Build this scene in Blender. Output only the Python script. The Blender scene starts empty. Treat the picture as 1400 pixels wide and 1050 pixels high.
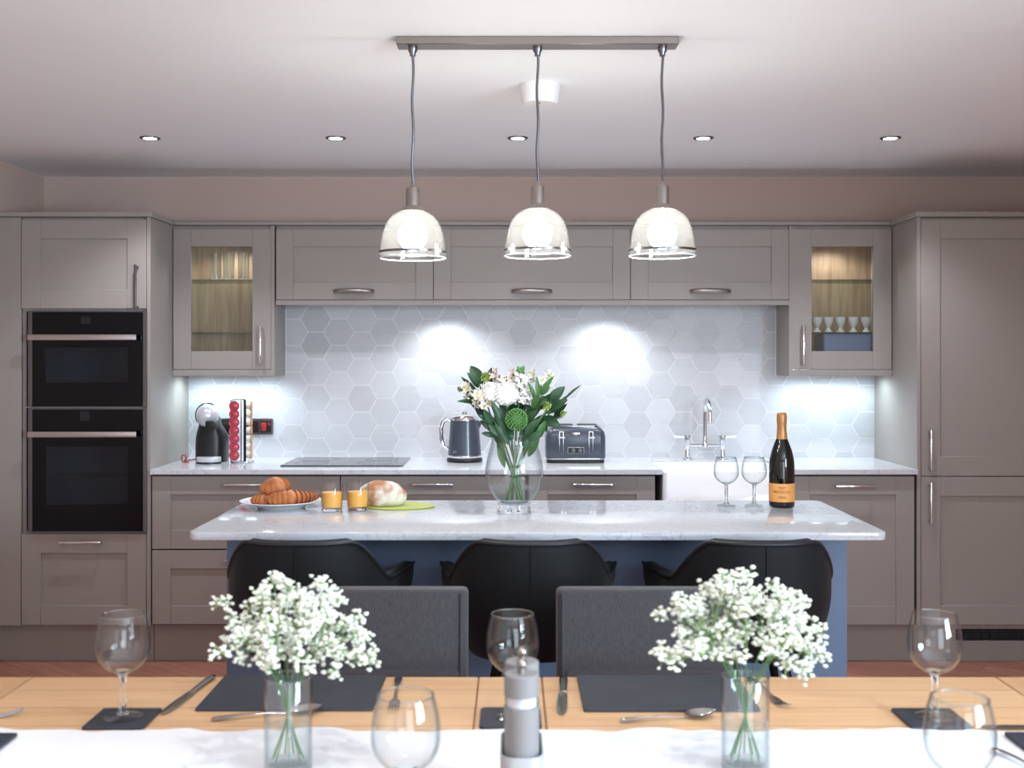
import bpy, bmesh, math, random
from mathutils import Vector, Matrix, noise
R = math.radians; PI = math.pi
random.seed(7)
scene = bpy.context.scene
COL = scene.collection
F = 1530.0; HZ = 490.0; CH = 1.46          # focal length in px, horizon row, eye height

def at(px, py, Y): return Vector(((px-700)/F*Y, Y, CH-(py-HZ)/F*Y))

# ------------------------------------------------------------------ materials
def lin(c):
    return tuple(((x/255)/12.92 if x/255 <= .04045 else ((x/255+.055)/1.055)**2.4) for x in c)+(1.0,)
MATS = {}
def mat(name, col=(200,200,200), rough=.5, metal=0.0, spec=.5, bump=0, bscale=200, var=0, vscale=8, vstretch=(1,1,1), col2=None, coat=0, sheen=0, em=None, ems=0):
    m = bpy.data.materials.new(name); m.use_nodes = True
    nt = m.node_tree; b = nt.nodes['Principled BSDF']
    b.inputs['Base Color'].default_value = lin(col)
    b.inputs['Roughness'].default_value = rough
    b.inputs['Metallic'].default_value = metal
    b.inputs['Specular IOR Level'].default_value = spec
    if coat: b.inputs['Coat Weight'].default_value = coat; b.inputs['Coat Roughness'].default_value = .08
    if sheen: b.inputs['Sheen Weight'].default_value = sheen; b.inputs['Sheen Roughness'].default_value = .4
    if em: b.inputs['Emission Color'].default_value = lin(em); b.inputs['Emission Strength'].default_value = ems
    tc = nt.nodes.new('ShaderNodeTexCoord')
    if col2 is not None:
        mp = nt.nodes.new('ShaderNodeMapping'); mp.inputs['Scale'].default_value = vstretch
        n = nt.nodes.new('ShaderNodeTexNoise'); n.inputs['Scale'].default_value = vscale; n.inputs['Detail'].default_value = 6
        r = nt.nodes.new('ShaderNodeValToRGB')
        r.color_ramp.elements[0].position = .5-(.2 if not var else var); r.color_ramp.elements[1].position = .5+(.2 if not var else var)
        r.color_ramp.elements[0].color = lin(col); r.color_ramp.elements[1].color = lin(col2)
        nt.links.new(tc.outputs['Object'], mp.inputs[0]); nt.links.new(mp.outputs[0], n.inputs['Vector'])
        nt.links.new(n.outputs['Fac'], r.inputs[0]); nt.links.new(r.outputs[0], b.inputs['Base Color'])
    if bump:
        n2 = nt.nodes.new('ShaderNodeTexNoise'); n2.inputs['Scale'].default_value = bscale; n2.inputs['Detail'].default_value = 3
        bp = nt.nodes.new('ShaderNodeBump'); bp.inputs['Strength'].default_value = bump; bp.inputs['Distance'].default_value = .002
        nt.links.new(tc.outputs['Object'], n2.inputs['Vector']); nt.links.new(n2.outputs['Fac'], bp.inputs['Height'])
        nt.links.new(bp.outputs[0], b.inputs['Normal'])
    MATS[name] = m
    return m

def thin_glass(name, tint=(250,252,252), edge=(190,200,205), refl=.05, rough=0.0, gain=1.0, haze=0.0):
    m = bpy.data.materials.new(name); m.use_nodes = True; nt = m.node_tree; nt.nodes.clear()
    out = nt.nodes.new('ShaderNodeOutputMaterial'); mix = nt.nodes.new('ShaderNodeMixShader')
    tr = nt.nodes.new('ShaderNodeBsdfTransparent'); gl = nt.nodes.new('ShaderNodeBsdfGlossy'); gl.inputs['Roughness'].default_value = rough
    lw = nt.nodes.new('ShaderNodeLayerWeight'); lw.inputs['Blend'].default_value = .5
    p = nt.nodes.new('ShaderNodeMath'); p.operation = 'POWER'; p.inputs[1].default_value = 4.5
    ma = nt.nodes.new('ShaderNodeMath'); ma.operation = 'MULTIPLY_ADD'; ma.inputs[1].default_value = .9*gain; ma.inputs[2].default_value = refl; ma.use_clamp = True
    p2 = nt.nodes.new('ShaderNodeMath'); p2.operation = 'POWER'; p2.inputs[1].default_value = 3
    cm = nt.nodes.new('ShaderNodeMix'); cm.data_type = 'RGBA'
    cm.inputs[6].default_value = lin(tint); cm.inputs[7].default_value = lin(edge)
    L = nt.links.new
    L(lw.outputs['Facing'], p.inputs[0]); L(p.outputs[0], ma.inputs[0]); L(ma.outputs[0], mix.inputs[0])
    L(lw.outputs['Facing'], p2.inputs[0]); L(p2.outputs[0], cm.inputs[0]); L(cm.outputs[2], tr.inputs[0])
    L(tr.outputs[0], mix.inputs[1]); L(gl.outputs[0], mix.inputs[2])
    last = mix.outputs[0]
    if haze:
        df = nt.nodes.new('ShaderNodeBsdfTranslucent'); df.inputs[0].default_value = (1,1,1,1)
        m2 = nt.nodes.new('ShaderNodeMixShader'); m2.inputs[0].default_value = haze
        L(last, m2.inputs[1]); L(df.outputs[0], m2.inputs[2]); last = m2.outputs[0]
    L(last, out.inputs[0]); MATS[name] = m
    return m

def emit(name, col, strength):
    m = bpy.data.materials.new(name); m.use_nodes = True; nt = m.node_tree; nt.nodes.clear()
    out = nt.nodes.new('ShaderNodeOutputMaterial'); e = nt.nodes.new('ShaderNodeEmission')
    e.inputs[0].default_value = lin(col); e.inputs[1].default_value = strength
    nt.links.new(e.outputs[0], out.inputs[0]); MATS[name] = m; return m

def wood(name, c1, c2, c3, axis='x', plank=.12, length=1.2, rough=.35, gap=.0015, gapcol=(80,50,30), grain=1.0):
    m = bpy.data.materials.new(name); m.use_nodes = True; nt = m.node_tree; b = nt.nodes['Principled BSDF']; L = nt.links.new
    tc = nt.nodes.new('ShaderNodeTexCoord'); mp = nt.nodes.new('ShaderNodeMapping')
    if axis == 'y': mp.inputs['Rotation'].default_value = (0,0,R(90))
    if axis == 'z': mp.inputs['Rotation'].default_value = (0,R(90),0)
    if axis == 'd': mp.inputs['Rotation'].default_value = (0,0,R(38))
    L(tc.outputs['Object'], mp.inputs[0])
    br = nt.nodes.new('ShaderNodeTexBrick'); br.inputs['Scale'].default_value = 1.0
    br.inputs['Brick Width'].default_value = length; br.inputs['Row Height'].default_value = plank
    br.inputs['Mortar Size'].default_value = gap; br.inputs['Mortar Smooth'].default_value = .1
    br.inputs['Color1'].default_value = lin(c1); br.inputs['Color2'].default_value = lin(c2); br.inputs['Mortar'].default_value = lin(gapcol)
    L(mp.outputs[0], br.inputs['Vector'])
    mp2 = nt.nodes.new('ShaderNodeMapping'); mp2.inputs['Scale'].default_value = (1.5,22,22)
    L(mp.outputs[0], mp2.inputs[0])
    n = nt.nodes.new('ShaderNodeTexNoise'); n.inputs['Scale'].default_value = 2.2; n.inputs['Detail'].default_value = 8; n.inputs['Distortion'].default_value = .6
    L(mp2.outputs[0], n.inputs['Vector'])
    rp = nt.nodes.new('ShaderNodeValToRGB'); rp.color_ramp.elements[0].position = .42; rp.color_ramp.elements[1].position = .72
    rp.color_ramp.elements[0].color = (0,0,0,1); rp.color_ramp.elements[1].color = (grain,)*3+(1,)
    L(n.outputs['Fac'], rp.inputs[0])
    mx = nt.nodes.new('ShaderNodeMix'); mx.data_type = 'RGBA'; mx.inputs[7].default_value = lin(c3)
    L(rp.outputs[0], mx.inputs[0]); L(br.outputs['Color'], mx.inputs[6]); L(mx.outputs[2], b.inputs['Base Color'])
    b.inputs['Roughness'].default_value = rough
    MATS[name] = m; return m

def quartz(name):
    m = bpy.data.materials.new(name); m.use_nodes = True; nt = m.node_tree; b = nt.nodes['Principled BSDF']; L = nt.links.new
    tc = nt.nodes.new('ShaderNodeTexCoord')
    n = nt.nodes.new('ShaderNodeTexNoise'); n.inputs['Scale'].default_value = 9; n.inputs['Detail'].default_value = 12; n.inputs['Distortion'].default_value = 1.6
    r = nt.nodes.new('ShaderNodeValToRGB'); e = r.color_ramp.elements
    e[0].position = .0; e[0].color = lin((206,207,211)); e[1].position = 1; e[1].color = lin((204,205,210))
    a = e.new(.485); a.color = lin((205,206,210)); a = e.new(.5); a.color = lin((180,180,188)); a = e.new(.515); a.color = lin((205,206,210))
    v = nt.nodes.new('ShaderNodeTexNoise'); v.inputs['Scale'].default_value = 160; v.inputs['Detail'].default_value = 2
    r2 = nt.nodes.new('ShaderNodeValToRGB'); r2.color_ramp.elements[0].position = .66; r2.color_ramp.elements[1].position = .72
    r2.color_ramp.elements[0].color = (0,0,0,1); r2.color_ramp.elements[1].color = (.35,.35,.35,1)
    mx = nt.nodes.new('ShaderNodeMix'); mx.data_type = 'RGBA'; mx.inputs[7].default_value = lin((120,120,132))
    L(tc.outputs['Object'], n.inputs['Vector']); L(tc.outputs['Object'], v.inputs['Vector'])
    L(n.outputs['Fac'], r.inputs[0]); L(v.outputs['Fac'], r2.inputs[0]); L(r2.outputs[0], mx.inputs[0]); L(r.outputs[0], mx.inputs[6])
    L(mx.outputs[2], b.inputs['Base Color']); b.inputs['Roughness'].default_value = .1
    MATS[name] = m; return m

def tile_mat(name):
    m = bpy.data.materials.new(name); m.use_nodes = True; nt = m.node_tree; b = nt.nodes['Principled BSDF']; L = nt.links.new
    a = nt.nodes.new('ShaderNodeAttribute'); a.attribute_name = 'tone'
    tc = nt.nodes.new('ShaderNodeTexCoord'); mp = nt.nodes.new('ShaderNodeMapping'); mp.inputs['Scale'].default_value = (5,5,60)
    n = nt.nodes.new('ShaderNodeTexNoise'); n.inputs['Scale'].default_value = 1.2; n.inputs['Detail'].default_value = 5
    L(tc.outputs['Object'], mp.inputs[0]); L(mp.outputs[0], n.inputs['Vector'])
    ad = nt.nodes.new('ShaderNodeMath'); ad.operation = 'MULTIPLY_ADD'; ad.inputs[1].default_value = .55; 
    L(n.outputs['Fac'], ad.inputs[0]); L(a.outputs['Fac'], ad.inputs[2])
    r = nt.nodes.new('ShaderNodeValToRGB'); r.color_ramp.elements[0].position = .1; r.color_ramp.elements[1].position = 1.2
    r.color_ramp.elements[0].color = lin((177,177,180)); r.color_ramp.elements[1].color = lin((203,203,207))
    L(ad.outputs[0], r.inputs[0]); L(r.outputs[0], b.inputs['Base Color'])
    b.inputs['Roughness'].default_value = .33
    MATS[name] = m; return m

mat('paint', (149,141,135), .42, bump=.03, bscale=900)
mat('paint_gap_shade', (70,64,60), .6)  # carcass colour darkened to put shade into the gaps between fronts
mat('cab_inside', (226,222,214), .5)
wood('cab_oak', (190,164,136), (182,154,126), (156,124,100), 'z', 3, 9, .5, 0.0)
mat('wall_paint', (198,174,164), .85, bump=.05, bscale=300)
mat('ceiling_paint', (242,244,247), .9, bump=.05, bscale=300)
mat('white_trim', (228,228,228), .45)
wood('floor_wood', (186,128,106), (164,108,90), (140,90,74), 'd', .13, 1.0, .35, .002, (60,36,28))
quartz('quartz')
tile_mat('tile'); mat('grout', (222,222,224), .8)
mat('chrome', (225,226,230), .1, 1.0); mat('steel', (190,186,184), .3, 1.0); mat('satin_nickel', (158,150,144), .36, 1.0)
mat('dark_steel', (120,120,124), .28, 1.0)
mat('cutlery_steel', (186,183,181), .16, 1.0)
mat('black_glass', (6,7,11), .06, spec=.28); mat('oven_cavity', (122,122,122), .5); mat('rack_wire', (150,150,155), .3, 1.0)
mat('hob_glass', (38,38,42), .08, spec=.7)
mat('hob_mark', (105,105,110), .4)
mat('display', (20,25,32), .2)
mat('island_paint', (108,128,156), .5, bump=.03, bscale=900)
mat('ceramic', (238,238,240), .12)
mat('black_velvet', (9,10,13), .7, sheen=.08, spec=.3, bump=.15, bscale=500, col2=(13,14,17), vscale=5)
mat('black_piping_highlight', (30,32,37), .45)  # piping colour lightened to carry the highlight along the stool's top edge
mat('black_metal', (16,16,18), .4, .6)
mat('grey_fabric', (72,69,71), .9, sheen=.15, bump=.5, bscale=700, col2=(56,54,57), vscale=60, vstretch=(6,6,1))
mat('grey_piping', (64,62,65), .9)
wood('oak', (224,184,140), (216,174,130), (194,148,106), 'x', .115, 2.6, .32, .0012, (140,92,54), .6)
wood('oak_end', (216,174,128), (208,164,118), (186,138,96), 'y', .5, 3, .32, 0, (140,92,54), .6)
mat('linen', (230,231,235), .9, bump=.4, bscale=420)
mat('slate', (36,40,50), .62, bump=.5, bscale=60, col2=(46,50,60), vscale=14)
thin_glass('glass', (254,255,255), (214,222,227), .036, 0, 1.0)
thin_glass('glass_rim', (236,240,242), (150,160,166), .22, 0, 1.0)
thin_glass('tumbler_glass', (244,248,246), (216,224,222), .13, 0, 1.0)
thin_glass('vase_glass', (253,254,254), (206,215,219), .06, 0, 1.0)
thin_glass('pane_glass', (246,248,246), (220,226,224), .05, 0, .6)
thin_glass('shelf_glass', (226,236,230), (120,150,138), .06, 0, .8)
thin_glass('oven_window', (196,204,214), (140,146,152), .03, .02, .5)
thin_glass('pendant_glass', (248,248,247), (190,192,194), .055, .0, .8, haze=.02)  # translucent haze also stands in for the bulb's bloom
thin_glass('water', (251,253,253), (238,244,246), .012, 0, .4)
m = mat('solid_glass', (250,252,252), .0); m.node_tree.nodes['Principled BSDF'].inputs['Transmission Weight'].default_value = 1; m.node_tree.nodes['Principled BSDF'].inputs['IOR'].default_value = 1.45
for l in list(m.node_tree.links):
    if l.to_socket.name == 'Base Color': m.node_tree.links.remove(l)
emit('bulb', (255,254,246), 90)
emit('downlight_led', (255,250,245), 40)
mat('slate_blue', (58,64,76), .28, coat=.3)
mat('coffee_black', (16,17,19), .35); mat('coffee_silver', (205,206,212), .25, .35)
mat('capsule_pink', (178,58,74), .22, .25, coat=.4); mat('capsule_brown', (70,40,34), .35); mat('capsule_white', (232,228,222), .35); mat('capsule_foil', (206,150,96), .3, .4)
mat('red_plastic', (158,34,40), .35); mat('black_plastic', (14,14,16), .4)
mat('croissant', (206,134,80), .5, bump=.35, bscale=120, col2=(156,84,44), vscale=22, var=.2)
mat('bread', (176,120,78), .8, bump=.9, bscale=70, col2=(226,218,206), vscale=15, var=.1)
mat('green_board', (176,186,84), .45)
mat('juice', (246,176,72), .3)
mat('plate', (226,228,230), .2)
mat('bottle_glass', (9,14,11), .06, spec=.7); mat('foil', (190,134,82), .4, .4, bump=.4, bscale=160); mat('label_paper', (236,164,88), .5); mat('label_ink', (104,66,30), .6); mat('emboss', (40,42,40), .4)
mat('mill_grey', (122,122,124), .5); mat('mill_stand', (150,150,152), .5)
thin_glass('clear_acrylic', (236,238,240), (170,175,180), .07, .02, .8)
mat('stem_green', (70,112,62), .55); mat('stem_pale', (112,140,84), .55)
mat('leaf_dark', (36,66,44), .42, col2=(50,86,54), vscale=20); mat('leaf_mid', (62,100,58), .45, col2=(80,122,66), vscale=20)
mat('globe_green', (92,142,78), .6); mat('bud_lime', (166,184,96), .5)
mat('petal_white', (252,250,247), .55); mat('petal_cream', (246,238,222), .55); mat('petal_blush', (246,234,228), .55)
mat('speck', (90,52,50), .6)
mat('gyp_white', (228,231,218), .7); mat('gyp_green', (150,168,120), .6)
mat('eggcup', (238,240,244), .25); mat('blue_box', (112,128,164), .55)
mat('vent', (26,25,26), .6)
mat('garden', (120,150,110), .9)

# ------------------------------------------------------------------ mesh builder
class MB:
    def __init__(s): s.v=[]; s.f=[]; s.s=[]; s.m=[]; s.attr=[]
    def add(s, vs, fs, smooth=True, mi=0):
        o = len(s.v); s.v += [tuple(v) for v in vs]
        for f in fs: s.f.append(tuple(i+o for i in f)); s.s.append(smooth); s.m.append(mi)
        return s
    def box(s, x0,x1,y0,y1,z0,z1, bev=0, seg=1, smooth=False, mi=0):
        bm = bmesh.new(); bmesh.ops.create_cube(bm, size=1)
        for v in bm.verts: v.co = Vector((x0+(v.co.x+.5)*(x1-x0), y0+(v.co.y+.5)*(y1-y0), z0+(v.co.z+.5)*(z1-z0)))
        if bev: bmesh.ops.bevel(bm, geom=bm.edges[:], offset=bev, segments=seg, profile=.5, affect='EDGES')
        bm.verts.index_update(); s.add([v.co[:] for v in bm.verts], [[v.index for v in f.verts] for f in bm.faces], smooth, mi); bm.free(); return s
    def loft(s, rings, cap0=True, cap1=True, closed=True, smooth=True, mi=0):
        n = len(rings[0]); vs = [p for r in rings for p in r]; fs = []
        for i in range(len(rings)-1):
            for j in range(n if closed else n-1):
                k = (j+1) % n
                fs.append((i*n+j, i*n+k, (i+1)*n+k, (i+1)*n+j))
        if cap0: fs.append(tuple(range(n-1,-1,-1)))
        if cap1: fs.append(tuple((len(rings)-1)*n+j for j in range(n)))
        return s.add(vs, fs, smooth, mi)
    def lathe(s, prof, c=(0,0,0), n=40, cap0=False, cap1=False, mi=0, sx=1, sy=1):
        rings = [[(c[0]+r*sx*math.cos(2*PI*j/n), c[1]+r*sy*math.sin(2*PI*j/n), c[2]+z) for j in range(n)] for r,z in prof]
        return s.loft(rings, cap0, cap1, mi=mi)
    def cyl(s, p0, p1, r0, r1=None, n=20, mi=0, caps=True):
        return s.tube([p0,p1], [r0, r0 if r1 is None else r1], n, mi, caps)
    def tube(s, pts, r, n=10, mi=0, caps=True, squash=None):
        pts = [Vector(p) for p in pts]; rr = r if isinstance(r,(list,tuple)) else [r]*len(pts)
        rings = []; up = None
        for i,p in enumerate(pts):
            d = (pts[min(i+1,len(pts)-1)]-pts[max(i-1,0)]).normalized()
            if up is None:
                up = Vector((0,0,1)) if abs(d.z) < .9 else Vector((1,0,0))
            a = d.cross(up)
            if a.length < 1e-6: a = d.cross(Vector((0,1,0)))
            a.normalize(); b = a.cross(d).normalized(); up = b
            rings.append([tuple(p+a*(rr[i]*math.cos(2*PI*j/n))+b*(rr[i]*math.sin(2*PI*j/n))) for j in range(n)])
        return s.loft(rings, caps, caps, mi=mi)
    def sphere(s, c, r, sc=(1,1,1), nu=20, nv=12, mi=0):
        rings = []
        for i in range(nv+1):
            t = PI*i/nv; rr = max(math.sin(t), 1e-3)
            rings.append([(c[0]+r*sc[0]*rr*math.cos(2*PI*j/nu), c[1]+r*sc[1]*rr*math.sin(2*PI*j/nu), c[2]-r*sc[2]*math.cos(t)) for j in range(nu)])
        return s.loft(rings, True, True, mi=mi)
    def rrect(s, x0,x1,y0,y1,z0,z1, r, bev=.002, n=6, bseg=1, smooth=True, mi=0):
        def ring(i, z):
            a=[]; rr=max(r-i,.0005)
            for cx,cy,st in ((x1-r,y1-r,0),(x0+r,y1-r,90),(x0+r,y0+r,180),(x1-r,y0+r,270)):
                for k in range(n+1):
                    t=R(st+90*k/n); a.append((cx+rr*math.cos(t), cy+rr*math.sin(t), z))
            return a
        rings=[]
        for k in range(bseg+1):
            t=PI/2*k/bseg; rings.append(ring(bev*(1-math.sin(t)), z0+bev*(1-math.cos(t))))
        for k in range(bseg+1):
            t=PI/2*k/bseg; rings.append(ring(bev*(1-math.cos(t)), z1-bev*(1-math.sin(t))))
        return s.loft(rings, smooth=smooth, mi=mi)
    def grid(s, fn, nu, nv, mi=0):
        vs=[fn(i/nu,j/nv) for i in range(nu+1) for j in range(nv+1)]
        fs=[(i*(nv+1)+j,(i+1)*(nv+1)+j,(i+1)*(nv+1)+j+1,i*(nv+1)+j+1) for i in range(nu) for j in range(nv)]
        return s.add(vs,fs,True,mi)
    def xf(s, M):
        s.v=[tuple(M@Vector(v)) for v in s.v]; return s
    def build(s, name, mats, parent=None, world=False, loc=None, sharp=40):
        me = bpy.data.meshes.new(name)
        vs = s.v
        if world and parent is not None:
            p = parent
            while p.parent: p = p.parent
            o = p.location; vs=[(v[0]-o.x,v[1]-o.y,v[2]-o.z) for v in vs]
        if loc is not None: vs=[(v[0]-loc[0],v[1]-loc[1],v[2]-loc[2]) for v in vs]
        me.from_pydata(vs, [], s.f)
        me.polygons.foreach_set('use_smooth', s.s); me.polygons.foreach_set('material_index', s.m)
        if not isinstance(mats,(list,tuple)): mats=[mats]
        for k in mats: me.materials.append(MATS[k])
        bm = bmesh.new(); bm.from_mesh(me); bmesh.ops.recalc_face_normals(bm, faces=bm.faces[:]); bm.to_mesh(me); bm.free()
        me.set_sharp_from_angle(angle=R(sharp))
        if s.attr:
            a = me.attributes.new('tone','FLOAT','FACE'); a.data.foreach_set('value', s.attr)
        me.update()
        o = bpy.data.objects.new(name, me); COL.objects.link(o)
        if loc is not None: o.location = loc
        if parent is not None: o.parent = parent
        return o

def tag(o, label, cat, group=None):
    o['label']=label; o['category']=cat
    if group: o['group']=group
    return o
def thing(name, label, cat, loc=(0,0,0), rotz=0, group=None):
    o = bpy.data.objects.new(name, None); o.empty_display_size=.05; COL.objects.link(o)
    o.location=loc; o.rotation_euler=(0,0,rotz); return tag(o,label,cat,group)
def struct(o): o['kind']='structure'; return o
def dup(root, loc, rotz=0, label=None, group=None):
    r=root.copy(); COL.objects.link(r); r.location=loc; r.rotation_euler=(0,0,rotz)
    if label: r['label']=label
    if group: r['group']=group
    for ch in list(root.children):
        c=ch.copy(); COL.objects.link(c); c.parent=r
        for g in list(ch.children):
            d=g.copy(); COL.objects.link(d); d.parent=c
    return r

# ------------------------------------------------------------------ setting
XL, XR, YB, YR, ZC = -2.5, 2.78, 5.98, -2.6, 2.43
struct(MB().box(XL-.1,XR+.1,YR-.1,YB+.1,-.1,0).build('floor','floor_wood'))
struct(MB().box(XL-.1,XR+.1,YR-.1,YB+.1,ZC,ZC+.1).build('ceiling','ceiling_paint'))
struct(MB().box(XL-.1,XR+.1,YB,YB+.1,0,ZC).build('wall_back','wall_paint'))
struct(MB().box(XL-.1,XL,YR,YB,0,ZC).build('wall_left','wall_paint'))
# right wall with a window opening, rear wall with two glazed openings
WY0,WY1,WZ0,WZ1 = -1.25,.75,.95,2.15
b=MB(); b.box(XR,XR+.1,YR,WY0,0,ZC); b.box(XR,XR+.1,WY1,YB,0,ZC); b.box(XR,XR+.1,WY0,WY1,0,WZ0); b.box(XR,XR+.1,WY0,WY1,WZ1,ZC)
struct(b.build('wall_right','wall_paint'))
RW=((-2.2,-.75),(.35,2.35)); RZ=2.12
b=MB(); xs=[XL-.1]+[v for w in RW for v in w]+[XR+.1]
for i in range(0,len(xs),2): b.box(xs[i],xs[i+1],YR-.1,YR,0,ZC)
for w in RW: b.box(w[0],w[1],YR-.1,YR,RZ,ZC)
struct(b.build('wall_rear','wall_paint'))
def glazing(name, a0,a1,z0,z1, pos, axis, n):
    b=MB(); t=.05
    def bx(u0,u1,w0,w1,d0,d1):
        if axis=='x': b.box(u0,u1,pos+d0,pos+d1,w0,w1)
        else: b.box(pos+d0,pos+d1,u0,u1,w0,w1)
    bx(a0,a1,z0,z0+t,-.06,0); bx(a0,a1,z1-t,z1,-.06,0)
    for i in range(n+1):
        u=a0+(a1-a0-t)*i/n; bx(u,u+t,z0+t,z1-t,-.06,0)
    o=struct(b.build(name,'white_trim'))
    g=MB()
    if axis=='x': g.box(a0+t,a1-t,pos-.034,pos-.028,z0+t,z1-t)
    else: g.box(pos-.034,pos-.028,a0+t,a1-t,z0+t,z1-t)
    g.build('pane','pane_glass',o)
glazing('door_1',RW[0][0],RW[0][1],0,RZ,YR-.02,'x',2); glazing('door_2',RW[1][0],RW[1][1],0,RZ,YR-.02,'x',2)
glazing('window_1',WY0,WY1,WZ0,WZ1,XR+.08,'y',2)
struct(MB().box(XL,XL+.018,YR,5.30,0,.14,.004).build('baseboard_left','white_trim'))
struct(MB().box(XR-.018,XR,YR,5.30,0,.14,.004).build('baseboard_right','white_trim'))

# hexagon tiled backsplash
X0,X1,Z0,Z1 = -1.727,1.935,.93,1.80
def clip(poly,ax,lim,keep_less):
    out=[]
    for i in range(len(poly)):
        a,b_=poly[i],poly[(i+1)%len(poly)]
        ia=(a[ax]<=lim)==keep_less or a[ax]==lim; ib=(b_[ax]<=lim)==keep_less or b_[ax]==lim
        if ia: out.append(a)
        if ia!=ib:
            t=(lim-a[ax])/(b_[ax]-a[ax]); out.append((a[0]+t*(b_[0]-a[0]),a[1]+t*(b_[1]-a[1])))
    return out
b=MB(); b.box(X0,X1,YB-.008,YB,Z0,Z1,mi=1); b.attr=[0.0]*len(b.f)
s_=.0817; h_=s_*math.sqrt(3); rnd=random.Random(3)
ox=(432-700)/256.0; oz=CH+(490-507)/256.0-.006
for i in range(-8,27):
    for j in range(-8,8):
        cx=ox+i*1.5*s_; cz=oz+(j+(.5 if i%2 else 0))*h_
        k=s_-.0028; p=[(cx+k*math.cos(R(60*q)),cz+k*math.sin(R(60*q))) for q in range(6)]
        p=clip(p,0,X0+.001,False)
        for ax,lim,kl in ((0,X1-.001,True),(1,Z0,False),(1,Z1,True)):
            if len(p)>2: p=clip(p,ax,lim,kl)
        if len(p)<3: continue
        n=len(p); y0=YB-.008; y1=YB-.0092
        vs=[(q[0],y1,q[1]) for q in p]+[(q[0],y0,q[1]) for q in p]
        fs=[tuple(range(n))]+[(q,(q+1)%n,n+(q+1)%n,n+q) for q in range(n)]
        b.add(vs,fs,False,0); tn=rnd.random(); tn=tn*.55 if rnd.random()<.8 else tn*.55-.18
        b.attr+=[tn+.12]*len(fs)
def nb(o): return o
bs=MB(); bs.v=b.v; bs.f=b.f; bs.s=b.s; bs.m=b.m; bs.attr=b.attr
struct(bs.build('wall_tiles',['tile','grout']))
b=MB(); b.box(-1.212,-1.204,YB-.013,YB-.0095,1.37,1.725); struct(b.build('white_strip_1','white_trim'))  # thin white strips where the cabinet sides meet the tiles
b=MB(); b.box(1.405,1.413,YB-.013,YB-.0095,1.37,1.725); struct(b.build('white_strip_2','white_trim'))

# ------------------------------------------------------------------ cabinets
YT=5.35            # front of tall and base doors
YW=5.69            # front of wall doors
DT=.02
def shaker(x0,x1,z0,z1,yf,fr=.088,glass=False):
    b=MB(); g=.0015
    x0+=g;x1-=g;z0+=g;z1-=g
    b.box(x0,x0+fr,yf,yf+DT,z0,z1,.0012); b.box(x1-fr,x1,yf,yf+DT,z0,z1,.0012)
    b.box(x0+fr,x1-fr,yf+.0004,yf+DT,z0,z0+fr,.0012); b.box(x0+fr,x1-fr,yf+.0004,yf+DT,z1-fr,z1,.0012)
    if not glass: b.box(x0+fr-.002,x1-fr+.002,yf+.009,yf+DT-.002,z0+fr-.002,z1-fr+.002)
    return b
def bar_handle(parent, cx, cz, yf, L=.185, vert=False, m='chrome', bow=False):
    b=MB(); r=.006; so=.030
    def P(t,d): return (cx,yf-d,cz+t) if vert else (cx+t,yf-d,cz)
    h=L/2
    if vert:
        b.box(cx-.006,cx+.006,yf-so-.008,yf-so+.002,cz-h,cz+h,.003,2)
        for t in (-h+.012,h-.012): b.box(cx-.006,cx+.006,yf-so,yf+.001,cz+t-.006,cz+t+.006,.002)
    elif bow:
        pts=[P(-h,0),P(-h,.012),P(-h+.012,.024),P(-h*.5,.031),P(0,.033),P(h*.5,.031),P(h-.012,.024),P(h,.012),P(h,0)]
        b.tube(pts,[.010,.009,.010,.012,.0125,.012,.010,.009,.010],12)
    else:
        b.box(cx-h,cx+h,yf-so-.008,yf-so+.002,cz-.006,cz+.006,.003,2)
        for t in (-h+.012,h-.012): b.box(cx+t-.006,cx+t+.006,yf-so,yf+.001,cz-.006,cz+.006,.002)
    return b.build('handle',m,parent,world=True)

def door(t,x0,x1,z0,z1,yf,name='door',fr=.088): return shaker(x0,x1,z0,z1,yf,fr).build(name,'paint',t,world=True)

# --- oven housing
t=thing('tall_cabinet','tall taupe oven housing cabinet with shaker door above and drawer below the ovens','cabinet',(-2.05,5.66,0))
b=MB(); yb=YT+DT
b.box(-1.744,-1.727,YT-.004,YB-.001,.182,2.135); b.box(-2.347,-2.329,yb,YB-.001,.182,2.135)
b.box(-2.329,-1.744,yb,YB-.001,2.117,2.135); b.box(-2.329,-1.744,yb,YB-.001,1.683,1.700); b.box(-2.329,-1.744,yb,YB-.001,1.222,1.229); b.box(-2.329,-1.744,yb,YB-.001,.618,.632); b.box(-2.329,-1.744,yb,YB-.001,.182,.20)
b.box(-2.329,-1.744,YB-.02,YB-.004,.155,2.117)
b.build('carcass','paint',t,world=True)
MB().box(XL+.001,-2.349,YT+.002,YT+DT,.182,2.135,.001).build('filler_panel','paint',t,world=True)
d=door(t,-2.347,-1.746,1.697,2.126,YT,fr=.092); bar_handle(d,-1.79,1.80,YT,.215,True,'dark_steel')
d=door(t,-2.347,-1.746,.184,.622,YT,'drawer',fr=.092); bar_handle(d,-2.054,.585,YT,.20)
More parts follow.
